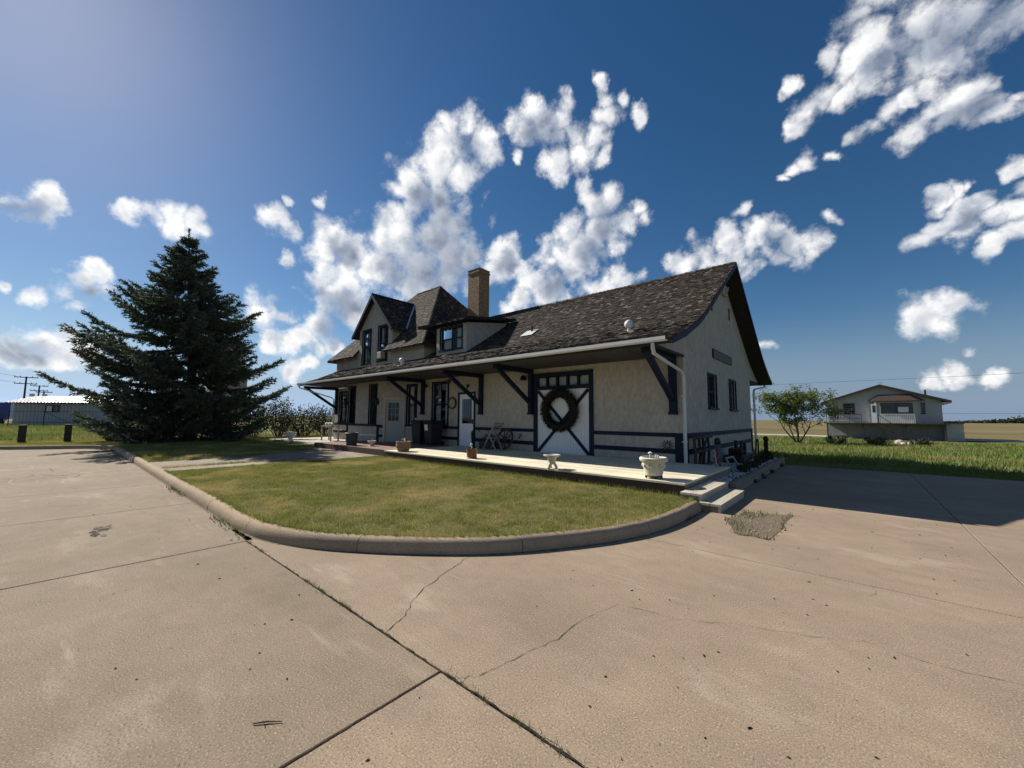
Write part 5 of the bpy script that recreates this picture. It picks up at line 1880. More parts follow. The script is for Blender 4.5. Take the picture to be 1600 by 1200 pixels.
# wheeled bins
def wheelie(x, y, label, mat, rz):
    t = thing('wheeled_bin', label, 'bin', (x, y, .34), 'bins by the depot window', 0)
    c_, s_ = math.cos(rz), math.sin(rz)

    def T(a, b, z):
        return (x + a * c_ - b * s_, y + a * s_ + b * c_, .34 + z)
    mb = MB()
    lo = [(-.22, -.26), (.22, -.26), (.22, .22), (-.22, .22)]
    hi = [(-.29, -.33), (.29, -.33), (.29, .30), (-.29, .30)]
    v = [T(a, b, .06) for a, b in lo] + [T(a, b, .92) for a, b in hi]
    mb.add(v, [(0, 3, 2, 1), (4, 5, 6, 7), (0, 1, 5, 4), (1, 2, 6, 5), (2, 3, 7, 6), (3, 0, 4, 7)])
    mb.build('body', M[mat], t, bevel=.03)
    lid = MB()
    lv = [(-.32, -.37), (.32, -.37), (.32, .33), (-.32, .33)]
    lid.add([T(a, b, .925) for a, b in lv] + [T(a * .85, b * .85, 1.03) for a, b in lv], [(0, 3, 2, 1), (4, 5, 6, 7), (0, 1, 5, 4), (1, 2, 6, 5), (2, 3, 7, 6), (3, 0, 4, 7)])
    lid.build('lid', M[mat], t, bevel=.02)
    for s in (-1, 1):
        MB().tube([T(s * .20, .28, .10), T(s * .26, .28, .10)], .10, 14).build('wheel', M['black_plastic'], t)
    MB().tube([T(-.25, .36, .93), T(.25, .36, .93)], .018, 8).build('handle', M['black_plastic'], t)
    return t, T


t, T = wheelie(-13.98, 10.2, 'black wheeled bin with dark lid left of its twin, by the window', 'black_plastic', .12)
t, T = wheelie(-13.2, 10.25, 'black wheeled bin with a white notice on its front', 'black_plastic', -.05)
st = MB()
st.add([T(-.17, -.312, .62), T(.05, -.312, .62), T(.05, -.335, .86), T(-.17, -.335, .86)], [(0, 1, 2, 3)])
st.build('notice', M['paper'], t, recalc=False)
MB().ball((-14.15, 10.05, 1.42), .07, 10, 6, .7).build('lid_weight', M['white_pot'], t, smooth=True)

# hand pump
x, y = -11.05, 10.45
t = thing('hand_pump', 'black cast iron hand water pump beside the white door', 'pump', (x, y, ZD))
MB().lathe([(.13, 0), (.13, .03), (.06, .06), (.05, .30), (.065, .33), (.065, .52), (.08, .54), (.05, .60)], (x, y, ZD), 14).build('body', M['black_iron'], t, smooth=True)
MB().tube([(x, y, ZD + .44), (x + .12, y - .03, ZD + .46), (x + .20, y - .05, ZD + .40)], [.04, .035, .03], 8).build('spout', M['black_iron'], t, smooth=True)
MB().tube([(x - .05, y, ZD + .60), (x + .10, y, ZD + .70), (x + .30, y, ZD + .68), (x + .36, y, ZD + .62)], [.02, .025, .02, .025], 8).build('lever', M['black_iron'], t, smooth=True)
# grey folding chair
x, y = -9.65, 10.15
t = thing('folding_chair', 'weathered grey wooden folding chair in front of the dark wheel', 'chair', (x, y, ZD))
for s in (-.2, .2):
    MB().beam((x - .35, y + s, ZD), (x + .25, y + s, ZD + .98), .035, .05, (0, 1, 0)).build('back_leg', M['greywood'], t)
    MB().beam((x + .28, y + s * .85, ZD), (x - .15, y + s * .85, ZD + .66), .035, .05, (0, 1, 0)).build('front_leg', M['greywood'], t)
for q in range(4):
    MB().box(x - .22 + q * .09, x - .15 + q * .09, y - .22, y + .22, ZD + .43, ZD + .45).build('seat_slat', M['greywood'], t)
for z in (.72, .84, .94):
    f_ = z / .98
    MB().box(x - .35 + .6 * f_ - .012, x - .35 + .6 * f_ + .012, y - .22, y + .22, ZD + z - .03, ZD + z + .03).build('back_slat', M['greywood'], t)
# wagon wheel
t = thing('wagon_wheel', 'dark wooden wagon wheel leaning on the wall behind the grey chair', 'wheel', (-9.55, 10.6, ZD))
axw = (0, -1, .35)
cw = Vector((-9.5, 10.55, ZD + .38))
ro = MB().torus(cw, .36, .035, axw, 32, 8).build('rim', M['darkwood'], t, smooth=True)
av = Vector(axw).normalized()
sv = Vector((1, 0, 0))
tv = av.cross(sv)
for q in range(10):
    a = q * math.pi / 5
    MB().tube([cw, cw + (sv * math.cos(a) + tv * math.sin(a)) * .35], .018, 6).build('spoke', M['darkwood'], t)
MB().tube([cw - av * .08, cw + av * .08], .06, 10).build('hub', M['darkwood'], t)
# black planter box with dry plants
t = thing('planter_box', 'low black planter box with dry dark plants by the wall', 'planter', (-10.25, 10.5, ZD))
MB().box(-10.55, -9.98, 10.3, 10.75, ZD, ZD + .28).build('box', M['darkwood'], t, bevel=.01)
V, F_ = leaf_cloud(260, (-10.25, 10.5, ZD + .36), (.28, .2, .18), .07, 0.8)
np_mesh('plant', V, F_, M['needles'], t, rng.uniform(0, 1, len(F_)))
# low bench with white bundle left of the bay
t = thing('side_bench', 'small grey bench with white folded covers at the far end of the depot', 'bench', (-21.6, 9.75, .2))
MB().box(-22.1, -20.9, 9.5, 10.0, .95, 1.0).build('top', M['greywood'], t)
for (a, b) in ((-22.05, 9.55), (-20.95, 9.55), (-22.05, 9.95), (-20.95, 9.95)):
    MB().box(a - .03, a + .03, b - .03, b + .03, .2, .95).build('leg', M['greywood'], t)
t = thing('folded_cover', 'crumpled white cover lying on the small grey bench', 'cover', (-21.5, 9.75, 1.0))
mb = MB()
for q in range(7):
    mb.ball((-21.9 + q * .13, 9.72 + random.uniform(-.06, .06), 1.06 + random.uniform(0, .05)), random.uniform(.09, .14), 10, 6, .6)
mb.build('cloth', M['white_pot'], t, smooth=True)

# wall clock
t = thing('wall_clock', 'round dark rimmed wall clock with aged yellow face left of the white door', 'clock', (-12.74, W - .04, 2.10))
c0 = Vector((-12.74, W, 2.10))
MB().tube([c0 + Vector((0, .0, 0)), c0 + Vector((0, -.05, 0))], .215, 32).build('face', M['clockface'], t)
MB().torus(c0 + Vector((0, -.045, 0)), .225, .032, (0, 1, 0), 36, 8).build('rim', M['black_iron'], t, smooth=True)
for q in range(12):
    a = q * math.pi / 6
    d_ = Vector((math.sin(a), 0, math.cos(a)))
    MB().beam(c0 + Vector((0, -.053, 0)) + d_ * .135, c0 + Vector((0, -.053, 0)) + d_ * .165, .012, .004, (0, 1, 0)).build('hour_mark', M['black_iron'], t)
for a, l_ in ((.9, .09), (-2.3, .13)):
    d_ = Vector((math.sin(a), 0, math.cos(a)))
    MB().beam(c0 + Vector((0, -.057, 0)), c0 + Vector((0, -.057, 0)) + d_ * l_, .012, .004, (0, 1, 0)).build('hand', M['black_iron'], t)

# wreath on the freight door
t = thing('wreath', 'huge dark evergreen wreath hung on the freight door', 'wreath', (-7.28, W - .15, 1.77))
cw = Vector((-7.28, W - .16, 1.77))
MB().torus(cw, .56, .11, (0, 1, 0), 44, 10).build('ring', M['roofdeck'], t, smooth=True)
n = 5200
a = rng.uniform(0, 2 * np.pi, n)
b = rng.uniform(0, 2 * np.pi, n)
rr_ = rng.uniform(.08, .15, n)
rad = .56 + rr_ * np.cos(b)
Pw = np.stack([cw.x + rad * np.cos(a), cw.y + rr_ * np.sin(b), cw.z + rad * np.sin(a)], 1)
dw_ = np.stack([np.cos(b) * np.cos(a), np.sin(b), np.cos(b) * np.sin(a)], 1) + .6 * np.stack([-np.sin(a), 0 * a, np.cos(a)], 1) + rng.normal(0, .5, (n, 3))
dw_ /= np.linalg.norm(dw_, axis=1)[:, None]
sw = np.cross(dw_, rng.normal(0, 1, (n, 3)))
sw /= np.linalg.norm(sw, axis=1)[:, None]
l_ = rng.uniform(.05, .10, (n, 1))
V = np.stack([Pw - sw * .009, Pw + sw * .009, Pw + dw_ * l_], 1).reshape(-1, 3)
np_mesh('sprigs', V, np.arange(3 * n).reshape(-1, 3), M['wreath'], t, rng.uniform(0, 1, n))

# station sign on the end wall
t = thing('station_sign', 'dark framed weathered name board high on the depot end wall', 'sign', (XE + .03, 15.05, 3.65))
sb = MB()
FE.box(sb, 13.86, 16.24, 3.53, 3.77, 0.0, 0.035)
sb.build('board', simple('weathered_sign_board', (0.15, 0.135, 0.15), .8, .35, 5.0, 30), t)
fm = MB()
for q in ((13.80, 16.30, 3.77, 3.80), (13.80, 16.30, 3.50, 3.53), (13.80, 13.86, 3.53, 3.77), (16.24, 16.30, 3.53, 3.77)):
    FE.box(fm, q[0], q[1], q[2], q[3], 0.0, 0.05)
fm.build('frame', M['black_iron'], t)


# ------------------------------------------------------------------ the spruce
def spruce(x0, y0, z0, H, label):
    t = thing('spruce_tree', label, 'tree', (x0, y0, z0))
    mb = MB()
    mb.tube([(x0, y0, z0 - .1), (x0, y0, z0 + .5), (x0 + .03, y0 - .2, z0 + H * .4), (x0 + .08, y0 - .6, z0 + H * .8), (x0 + .1, y0 - .75, z0 + H)], [.34, .27, .19, .08, .012], 12)
    mb.build('trunk', M['bark'], t, smooth=True)
    zs = np.array([0, .6, 1.5, 2.8, 4.0, 5.2, 6.7, 8.2, 9.6, 10.7, 11.3]) / 11.3 * H
    rs = np.array([2.6, 4.0, 4.4, 4.55, 4.4, 4.0, 3.1, 2.0, 1.0, .32, .05])
    rr = random.Random(17)
    A, D, Lh = [], [], []
    br = MB()
    z = .55
    while z < H - .1:
        f_ = z / H
        nb = 6 if f_ < .6 else (5 if f_ < .85 else 4)
        a0 = rr.uniform(0, 6.28)
        for k in range(nb + rr.randint(0, 2)):
            a = a0 + k * 6.283 / nb + rr.uniform(-.35, .35)
            Rr = float(np.interp(z, zs, rs)) * rr.choice((rr.uniform(.55, .85), rr.uniform(.85, 1.15)))
            Rr *= 1 + .03 * math.cos(a - math.atan2(-.75, -.66))
            zb = z + rr.uniform(-.12, .12)
            ty = y0 - .75 * (zb / H)
            ca, sa = math.cos(a), math.sin(a)
            up0 = -.10 + .30 * f_ + rr.uniform(-.05, .05)
            pts = []
            for q in range(9):
                s = q / 8
                rad = Rr * s
                dz = Rr * (up0 * s - .14 * math.sin(s * 2.6) + .15 * s ** 3)
                bend = .12 * Rr * s * s * rr.choice((-1, 1)) * .3
                pts.append(Vector((x0 + ca * rad - sa * bend, ty + sa * rad + ca * bend, z0 + zb + dz)))
            br = MB()
            br.tube(pts, [max(.004, .045 * (Rr / 4.5) * (1 - i / 8.5)) for i in range(9)], 5)
            br.build('branch', M['bark'], t, recalc=False)
            # side twigs carry the needles
            nt_ = int(10 + Rr * 16)
            for m_ in range(nt_):
                s = .16 + .84 * (m_ + rr.random()) / nt_
                i = min(int(s * 8), 7)
                p = pts[i].lerp(pts[i + 1], s * 8 - i)
                d = (pts[i + 1] - pts[i]).normalized()
                side = Vector((-d.y, d.x, 0)).normalized() * (1 if m_ % 2 else -1)
                tl = (.26 + .60 * (1 - s) ** .8 * min(1.0, Rr / 3)) * rr.uniform(.7, 1.25)
                td = (d * rr.uniform(.5, 1.0) + side * rr.uniform(.4, 1.0) + Vector((0, 0, rr.uniform(-.40, .10)))).normalized()
                ns = max(3, int(tl / .055))
                for q in range(ns):
                    u_ = (q + rr.random()) / ns
                    A.append(tuple(p + td * tl * u_ + Vector((0, 0, -.12 * tl * u_ * u_))))
                    D.append(tuple(td))
                    Lh.append(1.0)
            for q in range(int(5 + Rr * 3)):
                s = .3 + .7 * rr.random()
                i = min(int(s * 8), 7)
                A.append(tuple(pts[i].lerp(pts[i + 1], s * 8 - i)))
                D.append(tuple((pts[i + 1] - pts[i]).normalized()))
                Lh.append(1.2)
        z += (.42 if f_ < .55 else .34) * rr.uniform(.8, 1.2)
    # leader
    for q in range(40):
        A.append((x0 + .1, y0 - .75, z0 + H + .25 - 1.0 * rr.random()))
        D.append((rr.uniform(-.5, .5), rr.uniform(-.5, .5), 1))
        Lh.append(.8)
    A, D, Lh = np.array(A), np.array(D), np.array(Lh)
    # each tuft: four needle blades splayed round the twig
    rep = 4
    A = np.repeat(A, rep, 0)
    D = np.repeat(D, rep, 0)
    n = len(A)
    d = D + rng.normal(0, .55, (n, 3))
    d[:, 2] -= .12
    d /= np.linalg.norm(d, axis=1)[:, None]
    s = np.cross(d, rng.normal(0, 1, (n, 3)))
    s /= np.linalg.norm(s, axis=1)[:, None]
    l_ = rng.uniform(.09, .18, (n, 1)) * np.repeat(Lh, rep)[:, None]
    w_ = rng.uniform(.016, .030, (n, 1))
    V = np.stack([A - s * w_, A + s * w_, A + d * l_ + s * w_ * .3, A + d * l_ - s * w_ * .3], 1).reshape(-1, 3)
    np_mesh('crown', V, np.arange(4 * n).reshape(-1, 4), M['needles'], t, rng.uniform(0, 1, n))
    return n


spruce(-26.98, 4.77, .1, 11.25, 'tall dark blue-green spruce tree left of the depot')


# ------------------------------------------------------------------ hedge bushes behind the spruce
def bush(x, y, z, r_, h, label, seed, n=2600, mat='bush', grp='bushes behind the spruce', name='bush', leaf=.11):
    rr = random.Random(seed)
    t = thing(name, label, 'bush', (x, y, z), grp)
    mb = MB()
    Vs, Fs, b = [], [], 0
    for k in range(16):
        a = rr.uniform(0, 6.28)
        ro = r_ * rr.uniform(.2, 1)
        tip = Vector((x + math.cos(a) * ro, y + math.sin(a) * ro, z + h * rr.uniform(.65, 1.0) * (1 - .25 * (ro / r_) ** 2)))
        base = Vector((x + math.cos(a) * .15, y + math.sin(a) * .15, z - .05))
        mid = base.lerp(tip, .5) + Vector((math.cos(a), math.sin(a), 0)) * .1 * r_
        mb.tube([base, mid, tip + Vector((0, 0, rr.uniform(.05, .35)))], [.025, .016, .004], 5)
        m_ = n // 16
        u_ = rng.uniform(.12, 1.0, m_) ** .8
        b0_, m0, t0 = np.array(base), np.array(mid), np.array(tip)
        P = ((1 - u_) ** 2)[:, None] * b0_ + (2 * u_ * (1 - u_))[:, None] * m0 + (u_ ** 2)[:, None] * t0
        P = P + rng.normal(0, .17 * r_, (m_, 3)) * np.array([1, 1, .7])
        P[:, 2] = np.maximum(P[:, 2], z + .03)
        d = rng.normal(0, 1, (m_, 3))
        d[:, 2] += .5
        d /= np.linalg.norm(d, axis=1)[:, None]
        s = np.cross(d, rng.normal(0, 1, (m_, 3)))
        s /= np.linalg.norm(s, axis=1)[:, None] + 1e-9
        L_ = leaf * rng.uniform(.6, 1.4, (m_, 1))
        Vs.append(np.stack([P, P + d * L_ * .5 + s * L_ * .3, P + d * L_, P + d * L_ * .5 - s * L_ * .3], 1).reshape(-1, 3))
    mb.build('stems', M['bark'], t, recalc=False)
    V = np.concatenate(Vs)
    np_mesh('foliage', V, np.arange(len(V)).reshape(-1, 4), M[mat], t, rng.uniform(0, 1, len(V) // 4))


spots = [(-30.4, 2.9, 1.2, 2.4), (-30.3, 3.9, 1.3, 2.4), (-29.8, 5.2, 1.3, 2.7), (-29.4, 6.7, 1.4, 2.5), (-29.2, 8.2, 1.4, 2.6),
         (-29.2, 9.8, 1.4, 2.5), (-29.3, 11.4, 1.4, 2.3), (-29.4, 13.0, 1.5, 2.5), (-29.6, 14.8, 1.5, 2.4), (-30.0, 16.6, 1.5, 2.3)]
ordw = ['first', 'second', 'third', 'fourth', 'fifth', 'sixth', 'seventh', 'eighth', 'ninth', 'last']
for i, (x, y, r_, h_) in enumerate(spots):
    bush(x, y, .1, r_, h_ * random.uniform(.92, 1.08), ordw[i] + ' dark leafy bush from the left in the hedge behind the spruce', 100 + i)


# ------------------------------------------------------------------ loose deciduous tree by the neighbour's house
def loose_tree(x, y, z, H, label):
    t = thing('young_tree', label, 'tree', (x, y, z))
    rr = random.Random(21)
    mb = MB()
    tips = []

    def grow(p, d, L_, r_, lvl):
        q = p
        pts, rs_ = [p], [r_]
        n = 4
        for k in range(n):
            d = (d + Vector((rr.uniform(-.22, .22), rr.uniform(-.22, .22), rr.uniform(-.05, .16)))).normalized()
            q = q + d * L_ / n
            pts.append(q)
            rs_.append(r_ * (1 - .16 * (k + 1)))
            if lvl >= 2 or (lvl == 1 and k > 0):
                tips.append((q, d))
        mb.tube(pts, rs_, 6 if lvl < 2 else 4, cap=False)
        if lvl < 4:
            for k in range(rr.randint(2, 4) if lvl else 4):
                i = rr.randint(2, n)
                nd_ = (d + Vector((rr.uniform(-1, 1), rr.uniform(-1, 1), rr.uniform(-.3, .6))) * .95).normalized()
                grow(pts[i], nd_, L_ * rr.uniform(.55, .8), rs_[i] * .62, lvl + 1)
    for k in range(5):
        a = k * 1.257 + rr.uniform(-.3, .3)
        grow(Vector((x, y, z - .1)), Vector((math.cos(a) * .62, math.sin(a) * .62, .85)).normalized(), H * .32, .085, 0)
    mb.build('trunk', M['bark'], t, recalc=False)
    P = np.array([tuple(q) for q, _ in tips])
    rep = max(1, int(20000 / len(P)))
    P = np.repeat(P, rep, 0) + rng.normal(0, .15, (len(P) * rep, 3))
    # keep clumps, let the sky through
    keep = (np.sin(P[:, 0] * 5.1 + 1) + np.sin(P[:, 1] * 4.3) + np.sin(P[:, 2] * 5.7 + .5)) > -.9
    P = P[keep]
    n = len(P)
    d = rng.normal(0, 1, (n, 3))
    d[:, 2] -= .2
    d /= np.linalg.norm(d, axis=1)[:, None]
    s = np.cross(d, rng.normal(0, 1, (n, 3)))
    s /= np.linalg.norm(s, axis=1)[:, None] + 1e-9
    L_ = rng.uniform(.10, .20, (n, 1))
    V = np.stack([P, P + d * L_ * .5 + s * L_ * .26, P + d * L_, P + d * L_ * .5 - s * L_ * .26], 1).reshape(-1, 3)
    np_mesh('crown', V, np.arange(4 * n).reshape(-1, 4), M['leaf'], t, rng.uniform(0, 1, n))


loose_tree(-3.75, 41.0, -.4, 6.5, 'loose young green tree left of the neighbouring house')
for i, (x, y, r_, h_) in enumerate(((-1.2, 40, .7, .8), (1.2, 42.5, .8, .7), (3.6, 43, .7, .6))):
    bush(x, y, float(gz(x, y)), r_, h_, ['low dark shrub right of the young tree', 'low dark shrub before the house stairs', 'low dark shrub at the right of the house front'][i], 300 + i, 700, 'bush', 'low shrubs before the neighbouring house', 'low_shrub', .12)

# ------------------------------------------------------------------ neighbouring house
M['siding'] = simple('pale_grey_siding', (0.42, 0.415, 0.41), .7, .08, 1.5)
M['block'] = simple('pale_concrete_block', (0.27, 0.275, 0.285), .9, .12, 2.0)
M['house_dark'] = simple('dark_brown_fascia', (0.05, 0.036, 0.032), .7, .2)
M['house_brown'] = simple('brown_shingle_skirt', (0.055, 0.036, 0.031), 1.0, .25, 6)
M['asphalt_roof'] = simple('dark_roof_shingle', (0.075, 0.062, 0.058), .95, .2, 5)
K = 1.16
HA = Vector((-2.58, 58.55, -.47))
eh = Vector((1.0, -.035, 0)).normalized()
nh = Vector((-.035, -1.0, 0)).normalized()
FH = Fr(HA, eh, nh)


def hz(z):
    return (z - 1.5) * K + 1.5 + .47


house = thing('neighbour_house', 'pale two storey house with low gable, bay window and balcony in the field', 'house', tuple(HA))


def hpart(name, u0, u1, z0, z1, d0, d1, mat, parent=house):
    mb = MB()
    FH.box(mb, u0 * K, u1 * K, z0 if z0 == 0 else hz(z0), hz(z1), d0, d1)
    return mb.build(name, M[mat], parent)


hpart('lower_wall', .1, 8.05, 0, 1.22, -9.0, -1.2, 'block')
for k in range(6):
    u = .4 + k * 1.28
    mb = MB()
    FH.box(mb, u * K, (u + 1.1) * K, .25, hz(1.05), -1.2, -1.17)
    mb.build('wall_panel', M['block'], house)
hpart('side_garage_wall', 8.05, 9.15, 0, 1.30, -6.0, -.3, 'siding')
hpart('garage_roof', 8.0, 9.2, 1.30, 1.36, -6.0, -.2, 'house_dark')
up = MB()
pts = [(.15, 1.28), (8.05, 1.28), (8.05, 3.30), (4.11, 4.78), (.15, 3.42)]
up.prism([FH.P(u * K, hz(z), -1.2) for u, z in pts], nh * -8.0)
up.build('upper_wall', M['siding'], house)
for k in range(9):
    zz = 1.45 + k * .21
    hpart('clapboard', .15, 8.05, zz - .012, zz + .004, -1.21, -1.18, 'siding')
rf = MB()
for a, b in (((-.35, 3.32), (4.11, 4.93)), ((4.11, 4.93), (8.62, 3.30))):
    rf.prism([FH.P(a[0] * K, hz(a[1]), -.7), FH.P(b[0] * K, hz(b[1]), -.7), FH.P(b[0] * K, hz(b[1]) - .17, -.7), FH.P(a[0] * K, hz(a[1]) - .17, -.7)], nh * -9.0)
ro = rf.build('roof', M['asphalt_roof'], house)
fs = MB()
for a, b in (((-.35, 3.32), (4.11, 4.93)), ((4.11, 4.93), (8.62, 3.30))):
    fs.prism([FH.P(a[0] * K, hz(a[1]) + .02, -.66), FH.P(b[0] * K, hz(b[1]) + .02, -.66), FH.P(b[0] * K, hz(b[1]) - .22, -.66), FH.P(a[0] * K, hz(a[1]) - .22, -.66)], nh * -.03)
fs.build('fascia', M['house_dark'], ro)
mb = MB()
FH.box(mb, 8.05 * K, 8.6 * K, hz(3.08), hz(3.16), -8, -.8)
mb.build('soffit', M['white_paint'], ro)
MB().tube([FH.P(7.18 * K, hz(3.7), -3), FH.P(7.18 * K, hz(4.42), -3)], .09, 10).build('flue', M['house_dark'], ro)
MB().tube([FH.P(4.2 * K, hz(4.85), -3), FH.P(4.2 * K, hz(5.35), -3)], .025, 6).beam(FH.P(3.95 * K, hz(5.2), -3), FH.P(4.45 * K, hz(5.28), -3), .02, .02).beam(FH.P(4.05 * K, hz(5.32), -3), FH.P(4.38 * K, hz(5.1), -3), .02, .02).build('aerial', M['metal'], ro)
# bay with skirt roof
bay = MB()
bp = [(3.56, -1.2), (3.75, -.55), (6.25, -.55), (6.75, -1.2)]
bay.prism([FH.P(u * K, hz(1.30), d) for u, d in bp], (0, 0, (3.36 - 1.30) * K))
bo = bay.build('bay', M['siding'], house)
br_ = MB()
eb, et = [(3.22, -1.19), (3.5, -.25), (6.55, -.25), (7.08, -1.19)], [(3.95, -1.19), (4.1, -.9), (6.0, -.9), (6.1, -1.19)]
vb = [FH.P(u * K, hz(3.36), d) for u, d in eb] + [FH.P(u * K, hz(3.95), d) for u, d in et]
br_.add(vb, [(0, 1, 5, 4), (1, 2, 6, 5), (2, 3, 7, 6), (4, 5, 6, 7), (0, 3, 2, 1), (0, 4, 7, 3)])
br_.build('bay_roof', M['house_brown'], bo)
mb = MB()
FH.box(mb, 3.5 * K, 6.55 * K, hz(3.28), hz(3.36), -.30, -.235)
mb.build('bay_fascia', M['house_dark'], bo)


def hwin(u0, u1, z0, z1, d, parent, cols=1, blind=False):
    mb = MB()
    c = .07
    FH.box(mb, u0 * K - c, u1 * K + c, hz(z1), hz(z1) + c, d - .02, d + .04)
    FH.box(mb, u0 * K - c, u1 * K + c, hz(z0) - c, hz(z0), d - .02, d + .05)
    FH.box(mb, u0 * K - c, u0 * K, hz(z0), hz(z1), d - .02, d + .04)
    FH.box(mb, u1 * K, u1 * K + c, hz(z0), hz(z1), d - .02, d + .04)
    o = mb.build('window', M['house_dark'], parent)
    us = np.linspace(u0 * K, u1 * K, cols + 1)
    for k in range(cols):
        p = MB()
        FH.box(p, us[k] + .02, us[k + 1] - .02, hz(z0), hz(z1), d + .004, d + .012)
        p.build('pane', M['dark_glass'], o)
        if k:
            p = MB()
            FH.box(p, us[k] - .035, us[k] + .035, hz(z0), hz(z1), d - .01, d + .035)
            p.build('mullion', M['house_dark'], o)
    if blind:
        p = MB()
        FH.box(p, us[-2] + .12, us[-1] - .25, hz(z0) + .08, hz(z1) - .35, d + .013, d + .02)
        p.build('blind', M['white_paint'], o)


M['dark_glass'] = simple('dark_window_glass', (0.02, 0.024, 0.028), .08, .1, spec=.6)
hwin(4.14, 6.15, 2.23, 3.08, -.55, house, 2, True)
hwin(6.40, 6.95, 2.20, 3.09, -1.2, house)
hwin(1.42, 2.16, 2.19, 3.14, -1.2, house)
mb = MB()
FH.box(mb, 3.40 * K, 3.80 * K, hz(1.31), hz(3.08), -1.16, -.52)
do = mb.build('balcony_door', M['white_paint'], house)
p = MB()
FH.box(p, 3.50 * K, 3.70 * K, hz(2.3), hz(2.95), -.515, -.508)
p.build('pane', M['dark_glass'], do)
# balcony
bal = hpart('balcony', .02, 8.30, 1.22, 1.29, -1.25, .7, 'house_dark')
for u in (.1, 2.7, 5.6, 7.98):
    mb = MB()
    FH.box(mb, u * K, u * K + .12, 0.0, hz(1.22), .5, .62)
    mb.build('post', M['house_dark'], bal)
for (a, b) in ((.1, 2.71), (3.95, 6.25)):
    mb = MB()
    FH.box(mb, a * K, b * K, hz(2.08), hz(2.13), .56, .62)
    if a < 1:
        FH.box(mb, a * K, b * K, hz(1.70), hz(1.74), .57, .61)
    mb.build('hand_rail', M['house_dark'] if a < 1 else M['white_paint'], bal)
    for u in np.arange(a, b + .01, .87 if a < 1 else .115):
        mb = MB()
        FH.box(mb, u * K - .02, u * K + .02, hz(1.29), hz(2.08), .57, .61)
        mb.build('baluster', M['house_dark'] if a < 1 else M['white_paint'], bal)
stx = MB()
for s in (.75, 1.6):
    stx.beam(FH.P(3.85 * K, hz(1.25), s), FH.P(5.38 * K, .02, s), .05, .24)
so = stx.build('stair', M['house_dark'], house)
for k in range(8):
    f_ = (k + .5) / 8
    u = (3.85 + 1.53 * f_) * K
    mb = MB()
    z = hz(1.25) * (1 - f_)
    FH.box(mb, u - .13, u + .13, z + .02, z + .06, .75, 1.6)
    mb.build('tread', M['house_dark'], so)
mb = MB()
mb.beam(FH.P(3.85 * K, hz(2.1), 1.62), FH.P(5.38 * K, .95, 1.62), .05, .06)
for f_ in (0.02, .5, .98):
    u, z = (3.85 + 1.53 * f_) * K, hz(1.25) * (1 - f_)
    FH.box(mb, u - .03, u + .03, z, z + .95, 1.60, 1.65)
mb.build('stair_rail', M['house_dark'], so)
# pale boulder heap in the grass
t = thing('stone_heap', 'small pale heap of stones in the grass before the house', 'stones', (3.0, 44.6, -.45))
for k in range(7):
    MB().ball((3.0 + random.uniform(-.8, .8), 44.6 + random.uniform(-.3, .3), -.38 + random.uniform(0, .16)), random.uniform(.16, .34), 9, 6, .7).build('stone', M['gravel'], t)

# ------------------------------------------------------------------ left background
t = thing('metal_shed', 'long grey metal shed with bright ribbed roof beyond the posts', 'shed', (-76.0, 0.5, .1))
sd = (Vector((-71.0, 3.2, 0)) - Vector((-78.7, -3.6, 0))).normalized()
sn = Vector((sd.y, -sd.x, 0))
if sn.x < 0:
    sn = -sn
FS = Fr((-78.8, -3.6, 0.0), sd, sn)
M['shed_wall'] = simple('grey_metal_cladding', (0.30, 0.33, 0.35), .5, .06, 1.0)
mb = MB()
FS.box(mb, 0, 10.6, 0.0, 2.95, -6, 0)
mb.build('wall', M['shed_wall'], t)
for u in np.arange(.3, 10.5, .45):
    mb = MB()
    FS.box(mb, u, u + .06, .05, 2.9, 0.0, .025)
    mb.build('wall_rib', M['shed_wall'], t)
mb = MB()
mb.add([FS.P(-.6, 2.95, .45), FS.P(10.9, 2.95, .45), FS.P(10.9, 3.85, -3.0), FS.P(-.6, 3.85, -3.0), FS.P(10.9, 2.95, -6.4), FS.P(-.6, 2.95, -6.4)], [(0, 1, 2, 3), (3, 2, 4, 5), (0, 3, 5), (1, 4, 2)])
M['shed_roof'] = simple('bright_metal_roof', (0.36, 0.37, 0.39), .35, .05, 1.0, 20, .03, .001, .5)
ro = mb.build('roof', M['shed_roof'], t)
for u in np.arange(-.5, 10.8, .42):
    MB().beam(FS.P(u, 2.98, .46), FS.P(u, 3.88, -3.0), .06, .05).build('roof_rib', M['shed_roof'], ro)
MB().beam(FS.P(-.6, 2.9, .45), FS.P(10.9, 2.9, .45), .05, .12).build('eave_trim', M['black_iron'], ro)
MB().tube([FS.P(7.0, 3.75, -2.4), FS.P(7.0, 4.1, -2.4)], .18, 8).build('roof_vent', M['black_iron'], ro)
mb = MB()
FS.box(mb, 3.9, 4.05, 1.75, 2.65, .0, .06)
FS.box(mb, 5.55, 5.7, 1.75, 2.65, .0, .06)
FS.box(mb, 4.75, 4.85, 1.75, 2.65, .0, .06)
FS.box(mb, 4.05, 5.55, 2.55, 2.65, .0, .06)
FS.box(mb, 4.05, 5.55, 1.75, 1.85, .0, .06)
wo = mb.build('window', M['black_iron'], t)
for a in (4.05, 4.85):
    mb = MB()
    FS.box(mb, a, a + .7, 1.85, 2.55, .0, .02)
    mb.build('pane', M['curtain'] if a < 4.5 else M['dark_glass'], wo)
